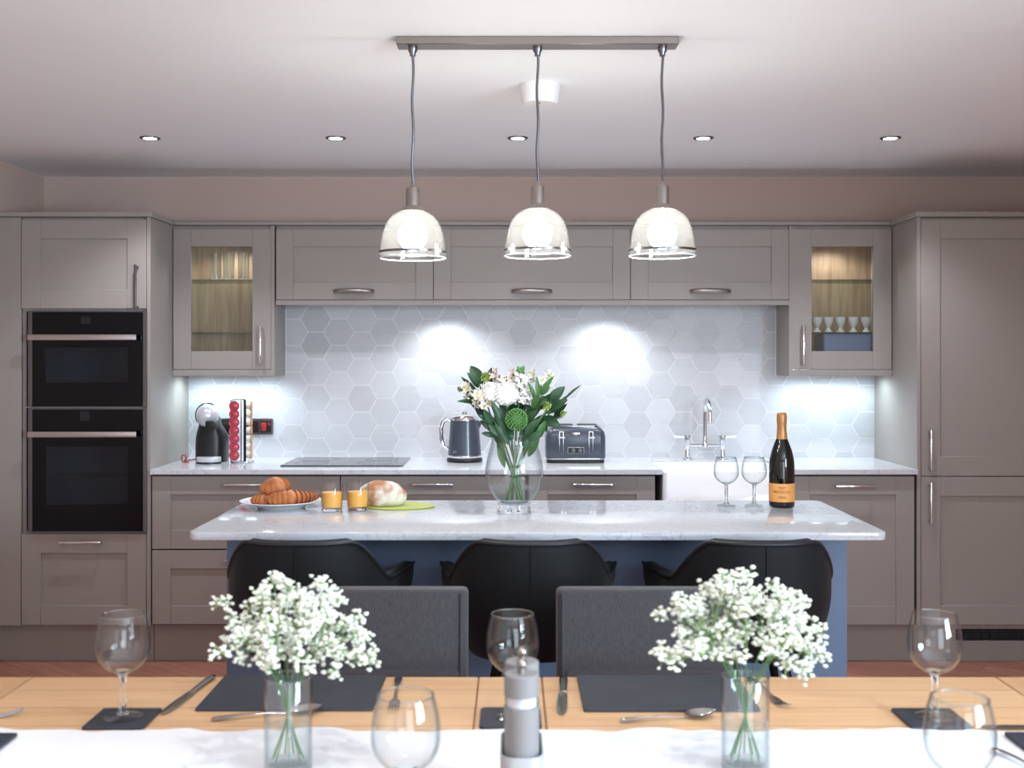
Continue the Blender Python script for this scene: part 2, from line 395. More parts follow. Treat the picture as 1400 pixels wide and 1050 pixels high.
# --- ovens
def oven(label,x0,x1,z0,z1,hz,hx0,hx1,w,disp,rack):
    t=thing('oven',label,'oven',((x0+x1)/2,5.6,z0))
    yf=YT-.012
    b=MB(); gx0=x0+.030; gx1=x1-.026
    b.box(x0+.008,gx0-.001,yf+.004,YT+.03,z0,z1,.001); b.box(gx1+.001,x1-.004,yf+.004,YT+.03,z0,z1,.001); b.box(gx0,gx1,yf+.004,YT+.03,z1-.007,z1,.001)
    b.build('trim_frame','dark_steel',t,world=True)
    b=MB(); wx0,wx1,wz0,wz1=w
    for a in ((gx0,gx1,z0+.004,wz0),(gx0,gx1,wz1,z1-.008),(gx0,wx0,wz0,wz1),(wx1,gx1,wz0,wz1)):
        b.box(a[0],a[1],yf,yf+.025,a[2],a[3])
    o=b.build('glass_front','black_glass',t,world=True)
    MB().box(wx0,wx1,yf+.001,yf+.006,wz0,wz1).build('window','oven_window',o,world=True)
    b=MB(); c=.03
    b.box(wx0-.04,wx1+.04,yf+.34,yf+.35,wz0-.03,wz1+.03); b.box(wx0-.05,wx0-.04,yf+.026,yf+.35,wz0-.03,wz1+.03); b.box(wx1+.04,wx1+.05,yf+.026,yf+.35,wz0-.03,wz1+.03)
    b.box(wx0-.05,wx1+.05,yf+.026,yf+.35,wz0-.04,wz0-.03); b.box(wx0-.05,wx1+.05,yf+.026,yf+.35,wz1+.03,wz1+.04)
    b.build('cavity','oven_cavity',t,world=True)
    if rack:
        b=MB(); rz=rack
        for yy in (yf+.06,yf+.15,yf+.24): b.cyl((wx0-.03,yy,rz),(wx1+.03,yy,rz),.003,n=8)
        for k in range(16):
            xx=wx0-.02+(wx1-wx0+.04)*k/15; b.cyl((xx,yf+.05,rz+.003),(xx,yf+.28,rz+.003),.0015,n=6)
        b.build('rack','rack_wire',t,world=True)
    b=MB(); b.box(hx0,hx1,yf-.045,yf-.030,hz-.014,hz+.014,.003,2)
    for xx in (hx0+.03,hx1-.03): b.box(xx-.008,xx+.008,yf-.03,yf+.001,hz-.008,hz+.008)
    b.build('handle','steel',t,world=True)
    dx0,dx1,dz0,dz1=disp; MB().box(dx0,dx1,yf-.0012,yf,dz0,dz1).build('display','display',t,world=True)
    return t
S1=F/YT
def X(px): return (px-700)/S1
def Z(py): return CH-(py-HZ)/S1
oven('upper compact black glass oven with steel handle and small window',X(37),X(203),Z(556),Z(425),Z(461.5),X(44),X(191),(X(61),X(176),Z(523),Z(475)),(X(112),X(125),Z(443),Z(433)),None)
oven('lower single black glass oven with large window showing a rack',X(37),X(203),Z(727),Z(558),Z(593),X(44),X(191),(X(62),X(176),Z(690),Z(610)),(X(111),X(124),Z(575),Z(562)),Z(655))

# --- fridge housing on the right
t=thing('tall_cabinet','tall taupe fridge cabinet with upper and lower shaker doors on the right','cabinet',(2.25,5.66,0))
b=MB(); b.box(1.935,1.952,YT-.004,YB-.001,.182,2.135); b.box(2.548,2.565,yb,YB-.001,.182,2.135); b.box(1.952,2.548,yb,YB-.001,2.117,2.135); b.box(1.952,2.548,yb,YB-.001,.182,.20); b.box(1.952,2.548,YB-.02,YB-.004,.155,2.117); b.box(1.952,2.548,yb,YB-.001,.885,.903)
b.build('carcass','paint',t,world=True)
MB().box(2.567,XR-.001,YT+.002,YT+DT,.182,2.135,.001).build('filler_panel','paint',t,world=True)
d=door(t,1.954,2.548,.897,2.126,YT,fr=.092); bar_handle(d,1.994,Z(615),YT,.20,True)
d=door(t,1.954,2.548,.185,.895,YT,fr=.092); bar_handle(d,1.994,Z(687),YT,.20,True)

# --- base cabinets
def base(label,x0,x1,fronts,hx,top=.905,hm='chrome'):
    t=thing('base_cabinet',label,'cabinet',((x0+x1)/2,5.66,0),group=None)
    b=MB(); b.box(x0,x0+.018,yb,YB-.01,.182,top); b.box(x1-.018,x1,yb,YB-.01,.182,top); b.box(x0+.018,x1-.018,yb,YB-.01,.182,.198); b.box(x0+.018,x1-.018,YB-.03,YB-.012,.198,top)
    b.box(x0+.018,x1-.018,yb,yb+.06,top-.02,top)
    b.build('carcass','paint_gap_shade',t,world=True)
    for (nm,a0,a1,z0,z1,hz) in fronts:
        d=door(t,a0,a1,z0,z1,YT,nm)
        if hz is not None: bar_handle(d,hx if hx is not None else (a0+a1)/2,hz,YT,.19,False,hm)
    return t
zt=.898
base('taupe two drawer base cabinet next to the ovens, left of the island',-1.722,-.822,[('drawer',-1.722,-.822,Z(751),zt,Z(662)),('drawer',-1.722,-.822,Z(854),Z(752),Z(662)-.36)],X(335))
base('taupe drawer base cabinet under the hob right end and kettle',-.82,.063,[('drawer',-.82,.063,Z(751),zt,Z(662)),('drawer',-.82,.063,Z(854),Z(752),Z(662)-.36)],X(592))
base('taupe base cabinet below the toaster',.08,.685,[('drawer',.08,.685,Z(751),zt,Z(662)),('drawer',.08,.685,Z(854),Z(752),Z(662)-.36)],X(810))
base('taupe two door base cabinet under the white sink',.719,1.316,[('door',.719,1.017,.185,.685,None),('door',1.019,1.316,.185,.685,None)],None,.685)
base('taupe single door base cabinet at the right end of the worktop',1.333,1.925,[('door',1.333,1.925,.185,zt,Z(664))],X(1167))
# --- plinths
tag(MB().box(XL+.001,-1.728,YT+.05,YT+.068,0,.181,.001).build('plinth','paint',loc=(-2.1,YT+.05,0)),'taupe plinth board beneath the oven cabinet','plinth')
tag(MB().box(-1.726,1.934,YT+.052,YT+.07,0,.181,.001).build('plinth','paint',loc=(0,YT+.05,0)),'long taupe plinth board below the base cabinets','plinth')
t=thing('plinth','taupe plinth board with black vent slots beneath the fridge cabinet','plinth',(2.3,YT+.05,0))
b=MB(); vx0,vx1,vz0,vz1=X(1312),2.70,Z(874),Z(858)
b.box(1.936,vx0,YT+.05,YT+.068,0,.181); b.box(vx1,XR-.001,YT+.05,YT+.068,0,.181); b.box(vx0,vx1,YT+.05,YT+.068,0,.098); b.box(vx0,vx1,YT+.05,YT+.068,.155,.181)
b.build('board','paint',t,world=True)
b=MB(); b.box(vx0,vx1,YT+.062,YT+.066,.098,.155)
for k in range(4): b.box(vx0,vx1,YT+.049,YT+.062,.101+.0145*k,.1055+.0145*k)
for k in range(14): b.box(vx0+(vx1-vx0)*k/13-.002,vx0+(vx1-vx0)*k/13+.002,YT+.051,YT+.062,.098,.155)
b.build('vent_grille','vent',t,world=True)
# --- worktop along the wall with sink cut-out
b=MB(); wz0,wz1=.906,.931; yf=YT-.022
b.box(-1.726,.717,yf,YB-.0005,wz0,wz1,.002); b.box(1.318,1.934,yf,YB-.0005,wz0,wz1,.002); b.box(.716,1.319,5.80,YB-.0005,wz0,wz1,.001)
tag(b.build('worktop','quartz',loc=(0,yf,wz0)),'long white quartz worktop along the tiled back wall','worktop')
# --- hob
t=thing('hob','black glass induction hob set in the back worktop','hob',(-.835,5.70,wz1))
MB().rrect(-1.135,-.535,5.47,5.93,wz1+.0003,wz1+.006,.012,.001).build('glass_top','hob_glass',t,world=True)
b=MB()
for cx,cy,r in ((-1.0,5.60,.08),(-.67,5.60,.10),(-1.0,5.81,.10),(-.67,5.81,.08)):
    b.lathe([(r,.0062),(r+.002,.0062),(r+.002,.0065),(r,.0065),(r,.0062)],(cx,cy,wz1),40)
b.build('zone_rings','hob_mark',t,world=True)
# --- sink
t=thing('sink','white ceramic apron front sink set into the worktop','sink',(1.017,5.6,.69))
b=MB(); sx0,sx1,sy0,sy1,sz0,sz1=.719,1.316,5.315,5.798,.69,.924; w=.028
def rr(x0,x1,y0,y1,z,r,n=6):
    a=[]
    for cx,cy,st in ((x1-r,y1-r,0),(x0+r,y1-r,90),(x0+r,y0+r,180),(x1-r,y0+r,270)):
        for k in range(n+1): q=R(st+90*k/n); a.append((cx+r*math.cos(q),cy+r*math.sin(q),z))
    return a
b.loft([rr(sx0,sx1,sy0,sy1,sz0,.02),rr(sx0,sx1,sy0,sy1,sz1-.006,.02),rr(sx0+.005,sx1-.005,sy0+.005,sy1-.005,sz1,.018),rr(sx0+w-.004,sx1-w+.004,sy0+w-.004,sy1-w+.004,sz1,.03),rr(sx0+w,sx1-w,sy0+w,sy1-w,sz1-.008,.03),rr(sx0+w+.01,sx1-w-.01,sy0+w+.01,sy1-w-.01,sz0+.03,.03)])
b.build('basin','ceramic',t,world=True)
MB().lathe([(.0,.0),(.04,0),(.042,.003),(.0,.004)],(1.017,5.57,sz0+.030),24).build('drain','chrome',t,world=True)
# --- bridge tap
t=thing('tap','chrome bridge mixer tap with white lever handles behind the sink','tap',(1.01,5.86,wz1))
TY=5.86
b=MB()
for cx in (.918,1.102):
    b.lathe([(.026,0),(.026,.008),(.014,.016),(.012,.05),(.016,.055),(.016,.115),(.019,.118),(.019,.126),(.0,.128)],(cx,TY,wz1),20,True)
b.cyl((.918,TY,wz1+.072),(1.102,TY,wz1+.072),.009); b.sphere((1.01,TY,wz1+.072),.018)
b.lathe([(.0,.06),(.015,.062),(.017,.09),(.012,.10),(.011,.12)],(1.01,TY,wz1),16)
b.build('body','chrome',t,world=True)
pts=[(1.01,TY,wz1+.09),(1.01,TY,wz1+.24)]
for k in range(1,13): a=PI*k/12; pts.append((1.01,TY-.075+.075*math.cos(a),wz1+.24+.075*math.sin(a)))
pts.append((1.01,TY-.15,wz1+.205))
MB().tube(pts,[.0105]*(len(pts)-1)+[.012],14).build('spout','chrome',t,world=True)
for cx,sg in ((.918,-1),(1.102,1)):
    b=MB(); b.tube([(cx,TY,wz1+.112),(cx+sg*.03,TY,wz1+.116),(cx+sg*.072,TY,wz1+.118)],[.006,.0065,.008],12)
    b.build('lever','ceramic',t,world=True)

# --- wall cabinets
WZT=2.118; yw=YW+DT
def wall_glass(label,x0,x1,dx0,dx1,gx0,gx1,hx,inner):
    t=thing('wall_cabinet',label,'cabinet',((x0+x1)/2,5.83,1.371))
    b=MB(); z0,z1=1.404,2.135
    b.box(x0,x0+.018,yw if inner!='l' else YW,YB-.010,1.371 if inner=='l' else z0,z1); b.build('side_panel','paint',t,world=True)
    b=MB(); b.box(x1-.018,x1,yw if inner!='r' else YW,YB-.010,1.371 if inner=='r' else z0,z1); b.build('side_panel','paint',t,world=True)
    b=MB(); b.box(x0+.018,x1-.018,yw,YB-.010,z0,z0+.018); b.box(x0+.018,x1-.018,yw,YB-.010,z1-.040,z1-.020)
    b.box(x0+.0185,x0+.022,yw,YB-.018,z0+.018,z1-.040); b.box(x1-.022,x1-.0185,yw,YB-.018,z0+.018,z1-.040)
    b.build('inner_lining','cab_inside',t,world=True)
    MB().box(x0+.018,x1-.018,yw,YB-.010,z1-.0165,z1).build('top_panel','paint',t,world=True)
    MB().box(x0+.018,x1-.018,YB-.018,YB-.0105,z0+.018,z1-.040).build('back_panel','cab_oak',t,world=True)
    MB().box(x0+.001,x1-.001,YW+.003,YW+.02,1.371,1.402,.001).build('pelmet','paint',t,world=True)
    for zz in (1.858,1.588):
        MB().box(x0+.023,x1-.023,yw+.02,YB-.02,zz,zz+.006).build('glass_shelf','shelf_glass',t,world=True)
    g=.0015; dz0,dz1=1.405,WZT; gz0,gz1=1.497,2.029
    b=MB(); a0,a1=dx0+g,dx1-g
    b.box(a0,gx0,YW,YW+DT,dz0,dz1,.0012); b.box(gx1,a1,YW,YW+DT,dz0,dz1,.0012)
    b.box(gx0,gx1,YW+.0004,YW+DT,dz0,gz0,.0012); b.box(gx0,gx1,YW+.0004,YW+DT,gz1,dz1,.0012)
    d=b.build('door','paint',t,world=True)
    MB().box(gx0,gx1,YW+.011,YW+.015,gz0,gz1).build('pane','pane_glass',d,world=True)
    bar_handle(d,hx,1.46+(490-472)/269,YW,.20,True)
    MB().box((x0+x1)/2-.22,(x0+x1)/2+.22,5.82,5.86,1.394,1.4035,.001).build('light_strip','chrome',t,world=True)
    b=MB(); b.lathe([(0,0),(.025,0),(.028,.010),(0,.010)],((x0+x1)/2,5.82,2.084),20); b.build('light_puck','chrome',t,world=True)
    return t
wall_glass('left taupe wall cabinet with glass door holding tumblers',-1.727,-1.208,-1.724,-1.222,-1.632,-1.320,-1.275,'r')
wall_glass('right taupe wall cabinet with glass door holding white egg cups',1.409,1.935,1.424,1.932,1.524,1.836,1.477,'l')
S2=F/YW
for lab,px0,px1,hp in (('taupe lift-up wall cabinet above the hob, left of three over the tiles',377,592.5,484),('taupe lift-up wall cabinet over the tiles, widest and middle of three',592.5,862,727),('taupe lift-up wall cabinet above the sink, right of three over the tiles',862,1079,971)):
    x0=(px0-700)/S2; x1=(px1-700)/S2
    t=thing('wall_cabinet',lab,'cabinet',((x0+x1)/2,5.83,1.731))
    b=MB(); b.box(x0,x0+.016,yw,YB-.010,1.757,2.135); b.box(x1-.016,x1,yw,YB-.010,1.757,2.135); b.box(x0+.016,x1-.016,yw,YB-.010,1.757,1.775); b.box(x0+.016,x1-.016,yw,YB-.010,2.117,2.135); b.box(x0+.016,x1-.016,YB-.026,YB-.011,1.775,2.117)
    b.build('carcass','paint',t,world=True)
    MB().box(x0,x1,YW+.003,YW+.02,1.731,1.756,.001).build('pelmet','paint',t,world=True)
    d=door(t,x0,x1,1.758,WZT,YW); bar_handle(d,(hp-700)/S2,1.46+(490-398)/S2,YW,.19,False,'satin_nickel',True)
    if hp!=727: 
        px=612 if hp==484 else 832
    b=MB()
    for lx in ((-.344,) if hp==484 else ((.50,) if hp==727 else ())):
        b.lathe([(0,0),(.03,0),(.033,.012),(0,.012)],(lx,5.84,1.744),20)
    if b.v: b.build('light_puck','chrome',t,world=True)
# cornice running along all the cabinet tops
b=MB(); ct0,ct1=2.135,2.155; ctz=2.168
b.box(XL+.001,-1.715,YT-.015,YB-.0005,2.136,2.160,.003)
b.box(1.923,XR-.001,YT-.015,YB-.0005,2.136,2.160,.003)
b.box(-1.715,1.923,YW-.015,YB-.0005,2.136,2.155,.003)
tag(b.build('cornice','paint',loc=(0,5.6,2.136)),'taupe cornice strip running along the tops of all the kitchen cabinets','cornice')

# things inside the glass cabinets
b=MB(); b.lathe([(.026,.012),(.0275,.012),(.030,.145),(.0285,.145),(.0255,.016),(.001,.015)],(0,0,0),28)
tum=thing('tumbler','tall clear tumbler in the left cabinet, left of three on the shelf','glass',(0,0,0),group='tumblers on the glass shelf')
b.build('wall','tumbler_glass',tum)
MB().lathe([(.0,0),(.026,0),(.028,.004),(.0275,.020),(0,.020)],(0,0,0.0),28).build('base','solid_glass',tum)
for k,(px,lb) in enumerate(((295,'left'),(313,'middle'),(333,'right'))):
    loc=((px-700)/F*5.82,5.82,1.8645); lab='tall clear tumbler in the left glass cabinet, %s one of three on the shelf'%lb
    if k==0: tum.location=loc; tum['label']=lab
    else: dup(tum,loc,0,lab)
ec=[(0,0),(.020,0),(.021,.004),(.010,.018),(.009,.026),(.016,.036),(.024,.056),(.026,.080),(.0235,.080),(.021,.058),(.012,.042),(0,.040)]
egg=None
for px,lb in ((1117,'leftmost'),(1132.5,'second from left'),(1149,'middle'),(1166.5,'second from right'),(1184,'rightmost')):
    loc=((px-700)/F*5.82,5.82,1.5945); lab='white egg cup on the right cabinet shelf, %s of five'%lb
    if egg is None: egg=tag(MB().lathe(ec,(0,0,0),28).build('egg_cup','eggcup'),lab,'egg cup','egg cups in the right cabinet'); egg.location=loc
    else:
        o=egg.copy(); COL.objects.link(o); o.location=loc; o['label']=lab
b=MB(); bx0=(1123-700)/F*5.80; bx1=(1189-700)/F*5.80
b.loft([rr(bx0,bx1,5.75,5.92,1.4225,.012),rr(bx0-.004,bx1+.004,5.746,5.924,1.585,.012),rr(bx0+.001,bx1-.001,5.751,5.919,1.585,.012),rr(bx0+.005,bx1-.005,5.755,5.915,1.43,.010)])
tag(b.build('storage_box','blue_box',loc=((bx0+bx1)/2,5.83,1.4225)),'blue grey storage box on the floor of the right glass cabinet','box')

# ------------------------------------------------------------------ island
IX0,IX1,IY0,IY1=-1.008,1.168,3.47,4.26
IZ0,IZ1=.895,.920
tag(MB().rrect(IX0,IX1,IY0,IY1,IZ0,IZ1,.035,.003,8,2).build('island_worktop','quartz',loc=(.08,3.86,IZ0),sharp=60),'large white quartz island worktop with rounded corners','worktop')
t=thing('kitchen_island','blue grey painted kitchen island base under the white worktop','island',(.085,4.0,0))
fx0=(310-700)/F*3.78; fx1=(1158-700)/F*3.78
b=MB(); b.box(fx0,fx0+.022,3.801,4.24,.0,IZ0-.001,.001); b.build('end_panel','island_paint',t,world=True)
b=MB(); b.box(fx1-.022,fx1,3.801,4.24,.0,IZ0-.001,.001); b.build('end_panel','island_paint',t,world=True)
MB().box(fx0,fx1,3.78,3.80,.0,IZ0-.001).build('front_panel','island_paint',t,world=True)
for k in range(3):
    w=(fx1-fx0-.05)/3; a=fx0+.025+k*w
    shaker(a,a+w,.15,IZ0-.01,4.20,.08).xf(Matrix.Translation((0,8.44,0))@Matrix.Scale(-1,4,(0,1,0))).build('door','island_paint',t,world=True)
MB().box(fx0+.0225,fx1-.0225,4.17,4.19,0,.148).build('plinth','island_paint',t,world=True)

# ------------------------------------------------------------------ bar stools
def stool(label,loc,rot):
    t=thing('bar_stool',label,'stool',loc,rot,'black bar stools at the island')
    AM=R(128)
    def ht(a):
        q=abs(a); lo,hi=R(36),R(84)
        k=min(max((q-lo)/(hi-lo),0),1); k=k*k*(3-2*k)
        return .93-.135*k-.012*min(max((q-hi)/R(30),0),1)
    def P(u,v,off=0):
        a=(u*2-1)*AM; zb=.575
        z=zb+(ht(a)-zb)*v
        zz=(z-zb)/(.93-zb)
        sc=1-.24*max(0,1-zz/.55)**2-.05*max(0,(zz-.55)/.45)**2
        sa,ca=math.sin(a),math.cos(a)
        p=.86
        W=.243+.045*min(1,max(0,.2-ca)/.8)
        fa=abs(sa) if ca>=0 else 1
        x=(W*sc-off)*math.copysign(fa**p,sa); y=-((.25 if ca>=0 else .40)*sc-off)*math.copysign(abs(ca)**p,ca)-.03*zz*max(ca,0)
        return (x,y,z)
    b=MB(); nu,nv=48,14
    outer=[[P(i/nu,j/nv) for j in range(nv+1)] for i in range(nu+1)]
    inner=[[P(i/nu,j/nv,.05) for j in range(nv+1)] for i in range(nu+1)]
    rings=[]
    for i in range(nu+1):
        r=list(outer[i]); o,n_=outer[i][-1],inner[i][-1]
        for q in (.25,.5,.75): r.append(tuple(o[k]+(n_[k]-o[k])*q+(.010 if k==2 else 0)*math.sin(PI*q) for k in range(3)))
        r+=list(reversed(inner[i])); rings.append(r)
    b.loft(rings,True,True,True)
    b.build('backrest','black_velvet',t,sharp=60)
    b=MB(); pts=[]
    for i in range(nu+1):
        o=P(i/nu,1); pts.append((o[0],o[1],o[2]+.002))
    b.tube(pts,.006,8); b.build('piping','black_piping_highlight',t)
    b=MB(); b.tube([tuple(Vector(P(.5,j/12))+Vector((0,-.0005,0))) for j in range(13)],.0035,6); b.build('seam','black_velvet',t)
    b=MB(); b.lathe([(0,.575),(.16,.575),(.19,.59),(.195,.62),(.18,.66),(.12,.675),(0,.678)],(0,.01,0),36,sy=.98); b.build('seat','black_velvet',t,sharp=60)
    b=MB(); b.lathe([(0,.555),(.10,.555),(.10,.575),(0,.575)],(0,0,0),24); b.build('base_plate','black_metal',t)
    for sx in (-1,1):
        for sy in (-1,1): MB().tube([(sx*.09,sy*.09,.56),(sx*.20,sy*.19,0)],[.014,.010],10).build('leg','black_metal',t)
    b=MB(); k=.168; pts=[(-k,-k*.96,.22),(k,-k*.96,.22),(k,k*.96,.22),(-k,k*.96,.22)]
    for i in range(4): b.cyl(pts[i],pts[(i+1)%4],.007,n=8)
    b.build('footrest','black_metal',t)
    return t
stool('black velvet bar stool at the left of the island, nearest the croissant plate',(-.614,3.44,0),0)
stool('black velvet bar stool at the middle of the island, back to the table',(.054,3.44,0),0)
stool('black velvet bar stool at the right of the island, nearest the dark bottle',(.722,3.44,0),0)

# ------------------------------------------------------------------ dining chairs
def chair(label,loc):
    t=thing('dining_chair',label,'chair',loc,0,'grey dining chairs at the table')
    b=MB(); b.rrect(-.228,.228,0,.085,0,.42,.02,.012,5,3)
    M=Matrix.Translation((0,.0,.468))@Matrix.Rotation(R(-4),4,'X')
    b.xf(M).build('backrest','grey_fabric',t,sharp=60)
    b=MB(); pts=[(-.208,-.001,.0),(-.208,-.001,.39),(-.200,-.001,.405),(.200,-.001,.405),(.208,-.001,.39),(.208,-.001,.0)]
    b.tube([(-.213,-.0015,.02),(-.213,-.0015,.412)],.0045,8); b.tube([(.213,-.0015,.02),(.213,-.0015,.412)],.0045,8)
    b.xf(M).build('piping','grey_piping',t)
    b=MB(); b.rrect(-.21,.21,-.012,.03,.03,.226,.015,.012,5,3); b.xf(M).build('lower_cushion','grey_fabric',t,sharp=60)
    MB().rrect(-.235,.235,-.42,.04,.40,.485,.03,.02,5,3).build('seat','grey_fabric',t,sharp=60)
    for sx in (-1,1):
        for y in (-.38,.03): MB().tube([(sx*.2,y,.405),(sx*.205,y+(.02 if y>0 else -.01),0)],[.022,.015],10).build('leg','oak_end',t)
    return t
chair('grey fabric dining chair with piped edges, left of the two behind the table',(-.338,2.74,0))
chair('grey fabric dining chair with piped edges, right of the two behind the table',(.339,2.74,0))

# ------------------------------------------------------------------ dining table
TZ=.760; TY0,TY1=1.34,2.46; TX=1.27
t=thing('dining_table','light oak dining table with a narrow centre leaf and boarded ends','table',(0,1.9,0))
for nm,x0,x1,m in (('tabletop_panel',-1.052,-.0735,'oak'),('centre_leaf',-.0725,.0645,'oak'),('tabletop_panel',.0655,1.062,'oak'),('breadboard_end',-TX,-1.0535,'oak_end'),('breadboard_end',1.0635,TX,'oak_end')):
    MB().box(x0,x1,TY0,TY1,TZ-.034,TZ,.0025).build(nm,m,t,world=True)
b=MB(); b.box(-1.12,1.12,TY0+.09,TY0+.115,TZ-.13,TZ-.035); b.box(-1.12,1.12,TY1-.115,TY1-.09,TZ-.13,TZ-.035); b.box(-1.12,-1.095,TY0+.115,TY1-.115,TZ-.13,TZ-.035); b.box(1.095,1.12,TY0+.115,TY1-.115,TZ-.13,TZ-.035); b.build('apron','oak',t,world=True)
for sx in (-1,1):
    for y in (TY0+.09,TY1-.09-.08): MB().box(sx*1.16-.04,sx*1.16+.04,y,y+.08,0,TZ-.035,.004).build('leg','oak_end',t,world=True)
# runner with a wavy edge
RZ_=TZ+.0022
b=MB(); N=160; rows=[]
for i in range(N+1):
    x=-1.24+2.48*i/N
    wv=.007*math.sin(x*23+.6)*math.sin(x*5+1)+.004*math.sin(x*51+1)+.004*math.sin(x*11.3)+.002*math.sin(x*90)
    wv2=.004*math.sin(x*19+2)+.003*math.sin(x*43)
    r=[]
    for j in range(9):
        f=j/8; y=1.70+wv2+(2.10+wv-1.70-wv2)*f
        edge=abs(f-.5)*2
        z=RZ_+.0008*math.sin(x*17+f*9)+(.003*max(0,math.sin(x*21+.6+f*2))*edge**6)
        r.append((x,y,z))
    rows.append(r)
top=rows; bot=[[(p[0],p[1],TZ+.0004) for p in r] for r in rows]
b.loft([list(t_)+list(reversed(b_)) for t_,b_ in zip(top,bot)])
tag(b.build('table_runner','linen',loc=(0,1.9,TZ)),'white linen table runner with wavy edges along the oak table','table runner')
RT=TZ+.0042

# placemats and coasters
def slab(name,label,cat,x0,x1,y0,y1,z,h,rot=0,group=None,r=.004):
    c=((x0+x1)/2,(y0+y1)/2,z)
    o=MB().rrect(x0,x1,y0,y1,z,z+h,r,.0012,3).build(name,'slate',loc=c); o.rotation_euler=(0,0,rot); return tag(o,label,cat,group)
slab('placemat','dark slate placemat in front of the left grey chair','placemat',-.629,-.276,2.217,2.452,TZ+.0003,.006,0,'slate placemats')
slab('placemat','dark slate placemat in front of the right grey chair','placemat',.142,.492,2.212,2.452,TZ+.0003,.006,0,'slate placemats')
slab('placemat','dark slate placemat at the left end of the table','placemat',-1.24,-.91,1.72,2.062,RT+.0005,.006,0,'slate placemats')
slab('placemat','dark slate placemat at the right end of the table','placemat',.908,1.24,1.72,2.067,RT+.0005,.006,0,'slate placemats')
CZ=TZ+.0003; CHH=.006
slab('coaster','square slate coaster left of the left placemat under a wine glass','coaster',-.811,-.694,2.106,2.222,CZ,CHH,0,'slate coasters')
slab('coaster','square slate coaster on the centre leaf behind the mills','coaster',-.062,.056,2.106,2.228,CZ,CHH,0,'slate coasters',.012)
slab('coaster','square slate coaster at the right side under a wine glass','coaster',.752,.870,2.106,2.222,CZ,CHH,0,'slate coasters')
slab('coaster','square slate coaster under the near left wine glass','coaster',-.215,-.097,1.575,1.692,CZ,CHH,0,'slate coasters')
slab('coaster','square slate coaster under the near right wine glass','coaster',.597,.715,1.575,1.692,CZ,CHH,0,'slate coasters')

# wine glasses
def wine_mesh(H,rb,rr_,stemh,foot):
    bowl=[]; n=22
    base=stemh-.012
    out=[]
    for i in range(n+1):
        f=i/n
        a=-PI/2+(PI/2+.62)*f*1.0
        # balloon profile
        zz=stemh+(H-stemh)*f
        if f<.5: r=rb*(1-(1-f/.5)**2.3)**.62 if f>0 else .006
        else: r=rb-(rb-rr_)*((f-.5)/.5)**1.9
        out.append((max(r,.006),zz))
    return out
def wine_glass(name,label,loc,H=.198,rb=.051,rim=.041,stemh=.082,foot=.036,group=None):
    t=thing(name,label,'wine glass',loc,0,group)
    out=wine_mesh(H,rb,rim,stemh,foot)
    inn=[(max(r-.0016,.001),z+(.004 if i==0 else .0)) for i,(r,z) in enumerate(out)]
    top=[(out[-1][0]-.0003,out[-1][1]+.0009),(inn[-1][0]+.0003,inn[-1][1]+.0009)]
    MB().lathe(out+top+inn[::-1],(0,0,0),44).build('bowl','glass',t,sharp=70)
    MB().lathe([(rim-.0009+.0016*math.cos(a),H+.0008+.0014*math.sin(a)) for a in [2*PI*k/10 for k in range(11)]],(0,0,0),44).build('rim','glass_rim',t)
    # twisted stem
    rings=[]
    for i in range(25):
        f=i/24; z=.006+(stemh+.007-.006)*f
        r=.0058+.006*max(0,1-f/.16)**2+.004*max(0,(f-.8)/.2)**2+.009*max(0,(f-.86)/.14)**2
        rg=[]
        for j in range(16):
            a=2*PI*j/16; q=r*(1+.14*math.cos(4*(a)-f*9))
            rg.append((q*math.cos(a),q*math.sin(a),z))
        rings.append(rg)
    MB().loft(rings).build('stem','solid_glass',t,sharp=70)
    MB().lathe([(0,0),(foot,0),(foot+.0008,.0012),(foot-.003,.0026),(.016,.0052),(.006,.0075),(0,.0078)],(0,0,0),40).build('foot','glass',t,sharp=70)
    return t
GZ=CZ+CHH+.0003
wg=wine_glass('wine_glass','balloon wine glass on the left coaster beside the left placemat',(-.752,2.164,GZ),group='wine glasses on the dining table')
dup(wg,(.001,2.167,GZ),.5,'balloon wine glass on the centre coaster behind the grey mills'); dup(wg,(.818,2.166,GZ),1,'balloon wine glass on the right coaster at the far right side')
dup(wg,(-.156,1.645,GZ),.3,'balloon wine glass nearest the camera between the left vase and the mills'); dup(wg,(.652,1.63,GZ),1.2,'balloon wine glass nearest the camera at the bottom right corner')
wi=wine_glass('wine_glass','clear wine glass on the island, left of the two by the bottle',(.785,4.10,IZ1+.0003),.176,.046,.036,.078,.034,group='wine glasses on the island')
dup(wi,(.887,4.10,IZ1+.0003),.8,'clear wine glass on the island, next to the dark bottle')

# ------------------------------------------------------------------ cutlery
def strip(b,pts,ws,hs,n=10):
    rings=[]
    for (x,y,z),w,h in zip(pts,ws,hs): rings.append([(x,y+w*math.cos(2*PI*j/n),z+h*math.sin(2*PI*j/n)) for j in range(n)])
    b.loft(rings); return b
def place(o,p,q,z):
    # local x axis runs from p (handle end) to q (business end)
    o.location=(p[0],p[1],z); o.rotation_euler=(0,0,math.atan2(q[1]-p[1],q[0]-p[0])); return o
def knife(label,p,q,z):
    t=thing('knife',label,'cutlery',group='knives on the table'); L=math.dist(p,q); h=L*.43
    b=MB(); strip(b,[(h*f,0,.0042) for f in (0,.03,.15,.5,.8,1)],[.004,.0085,.0095,.008,.0075,.0065],[.002,.004,.0042,.004,.0038,.0034]); b.build('handle','cutlery_steel',t)
    b=MB(); fs=(0,.08,.3,.6,.85,.96,1); strip(b,[(h+(L-h)*f,-.001-.002*f,.0036) for f in fs],[.006,.009,.010,.0105,.009,.005,.001],[.0032,.0012,.001,.001,.0009,.0008,.0005]); b.build('blade','cutlery_steel',t)
    return place(t,p,q,z)
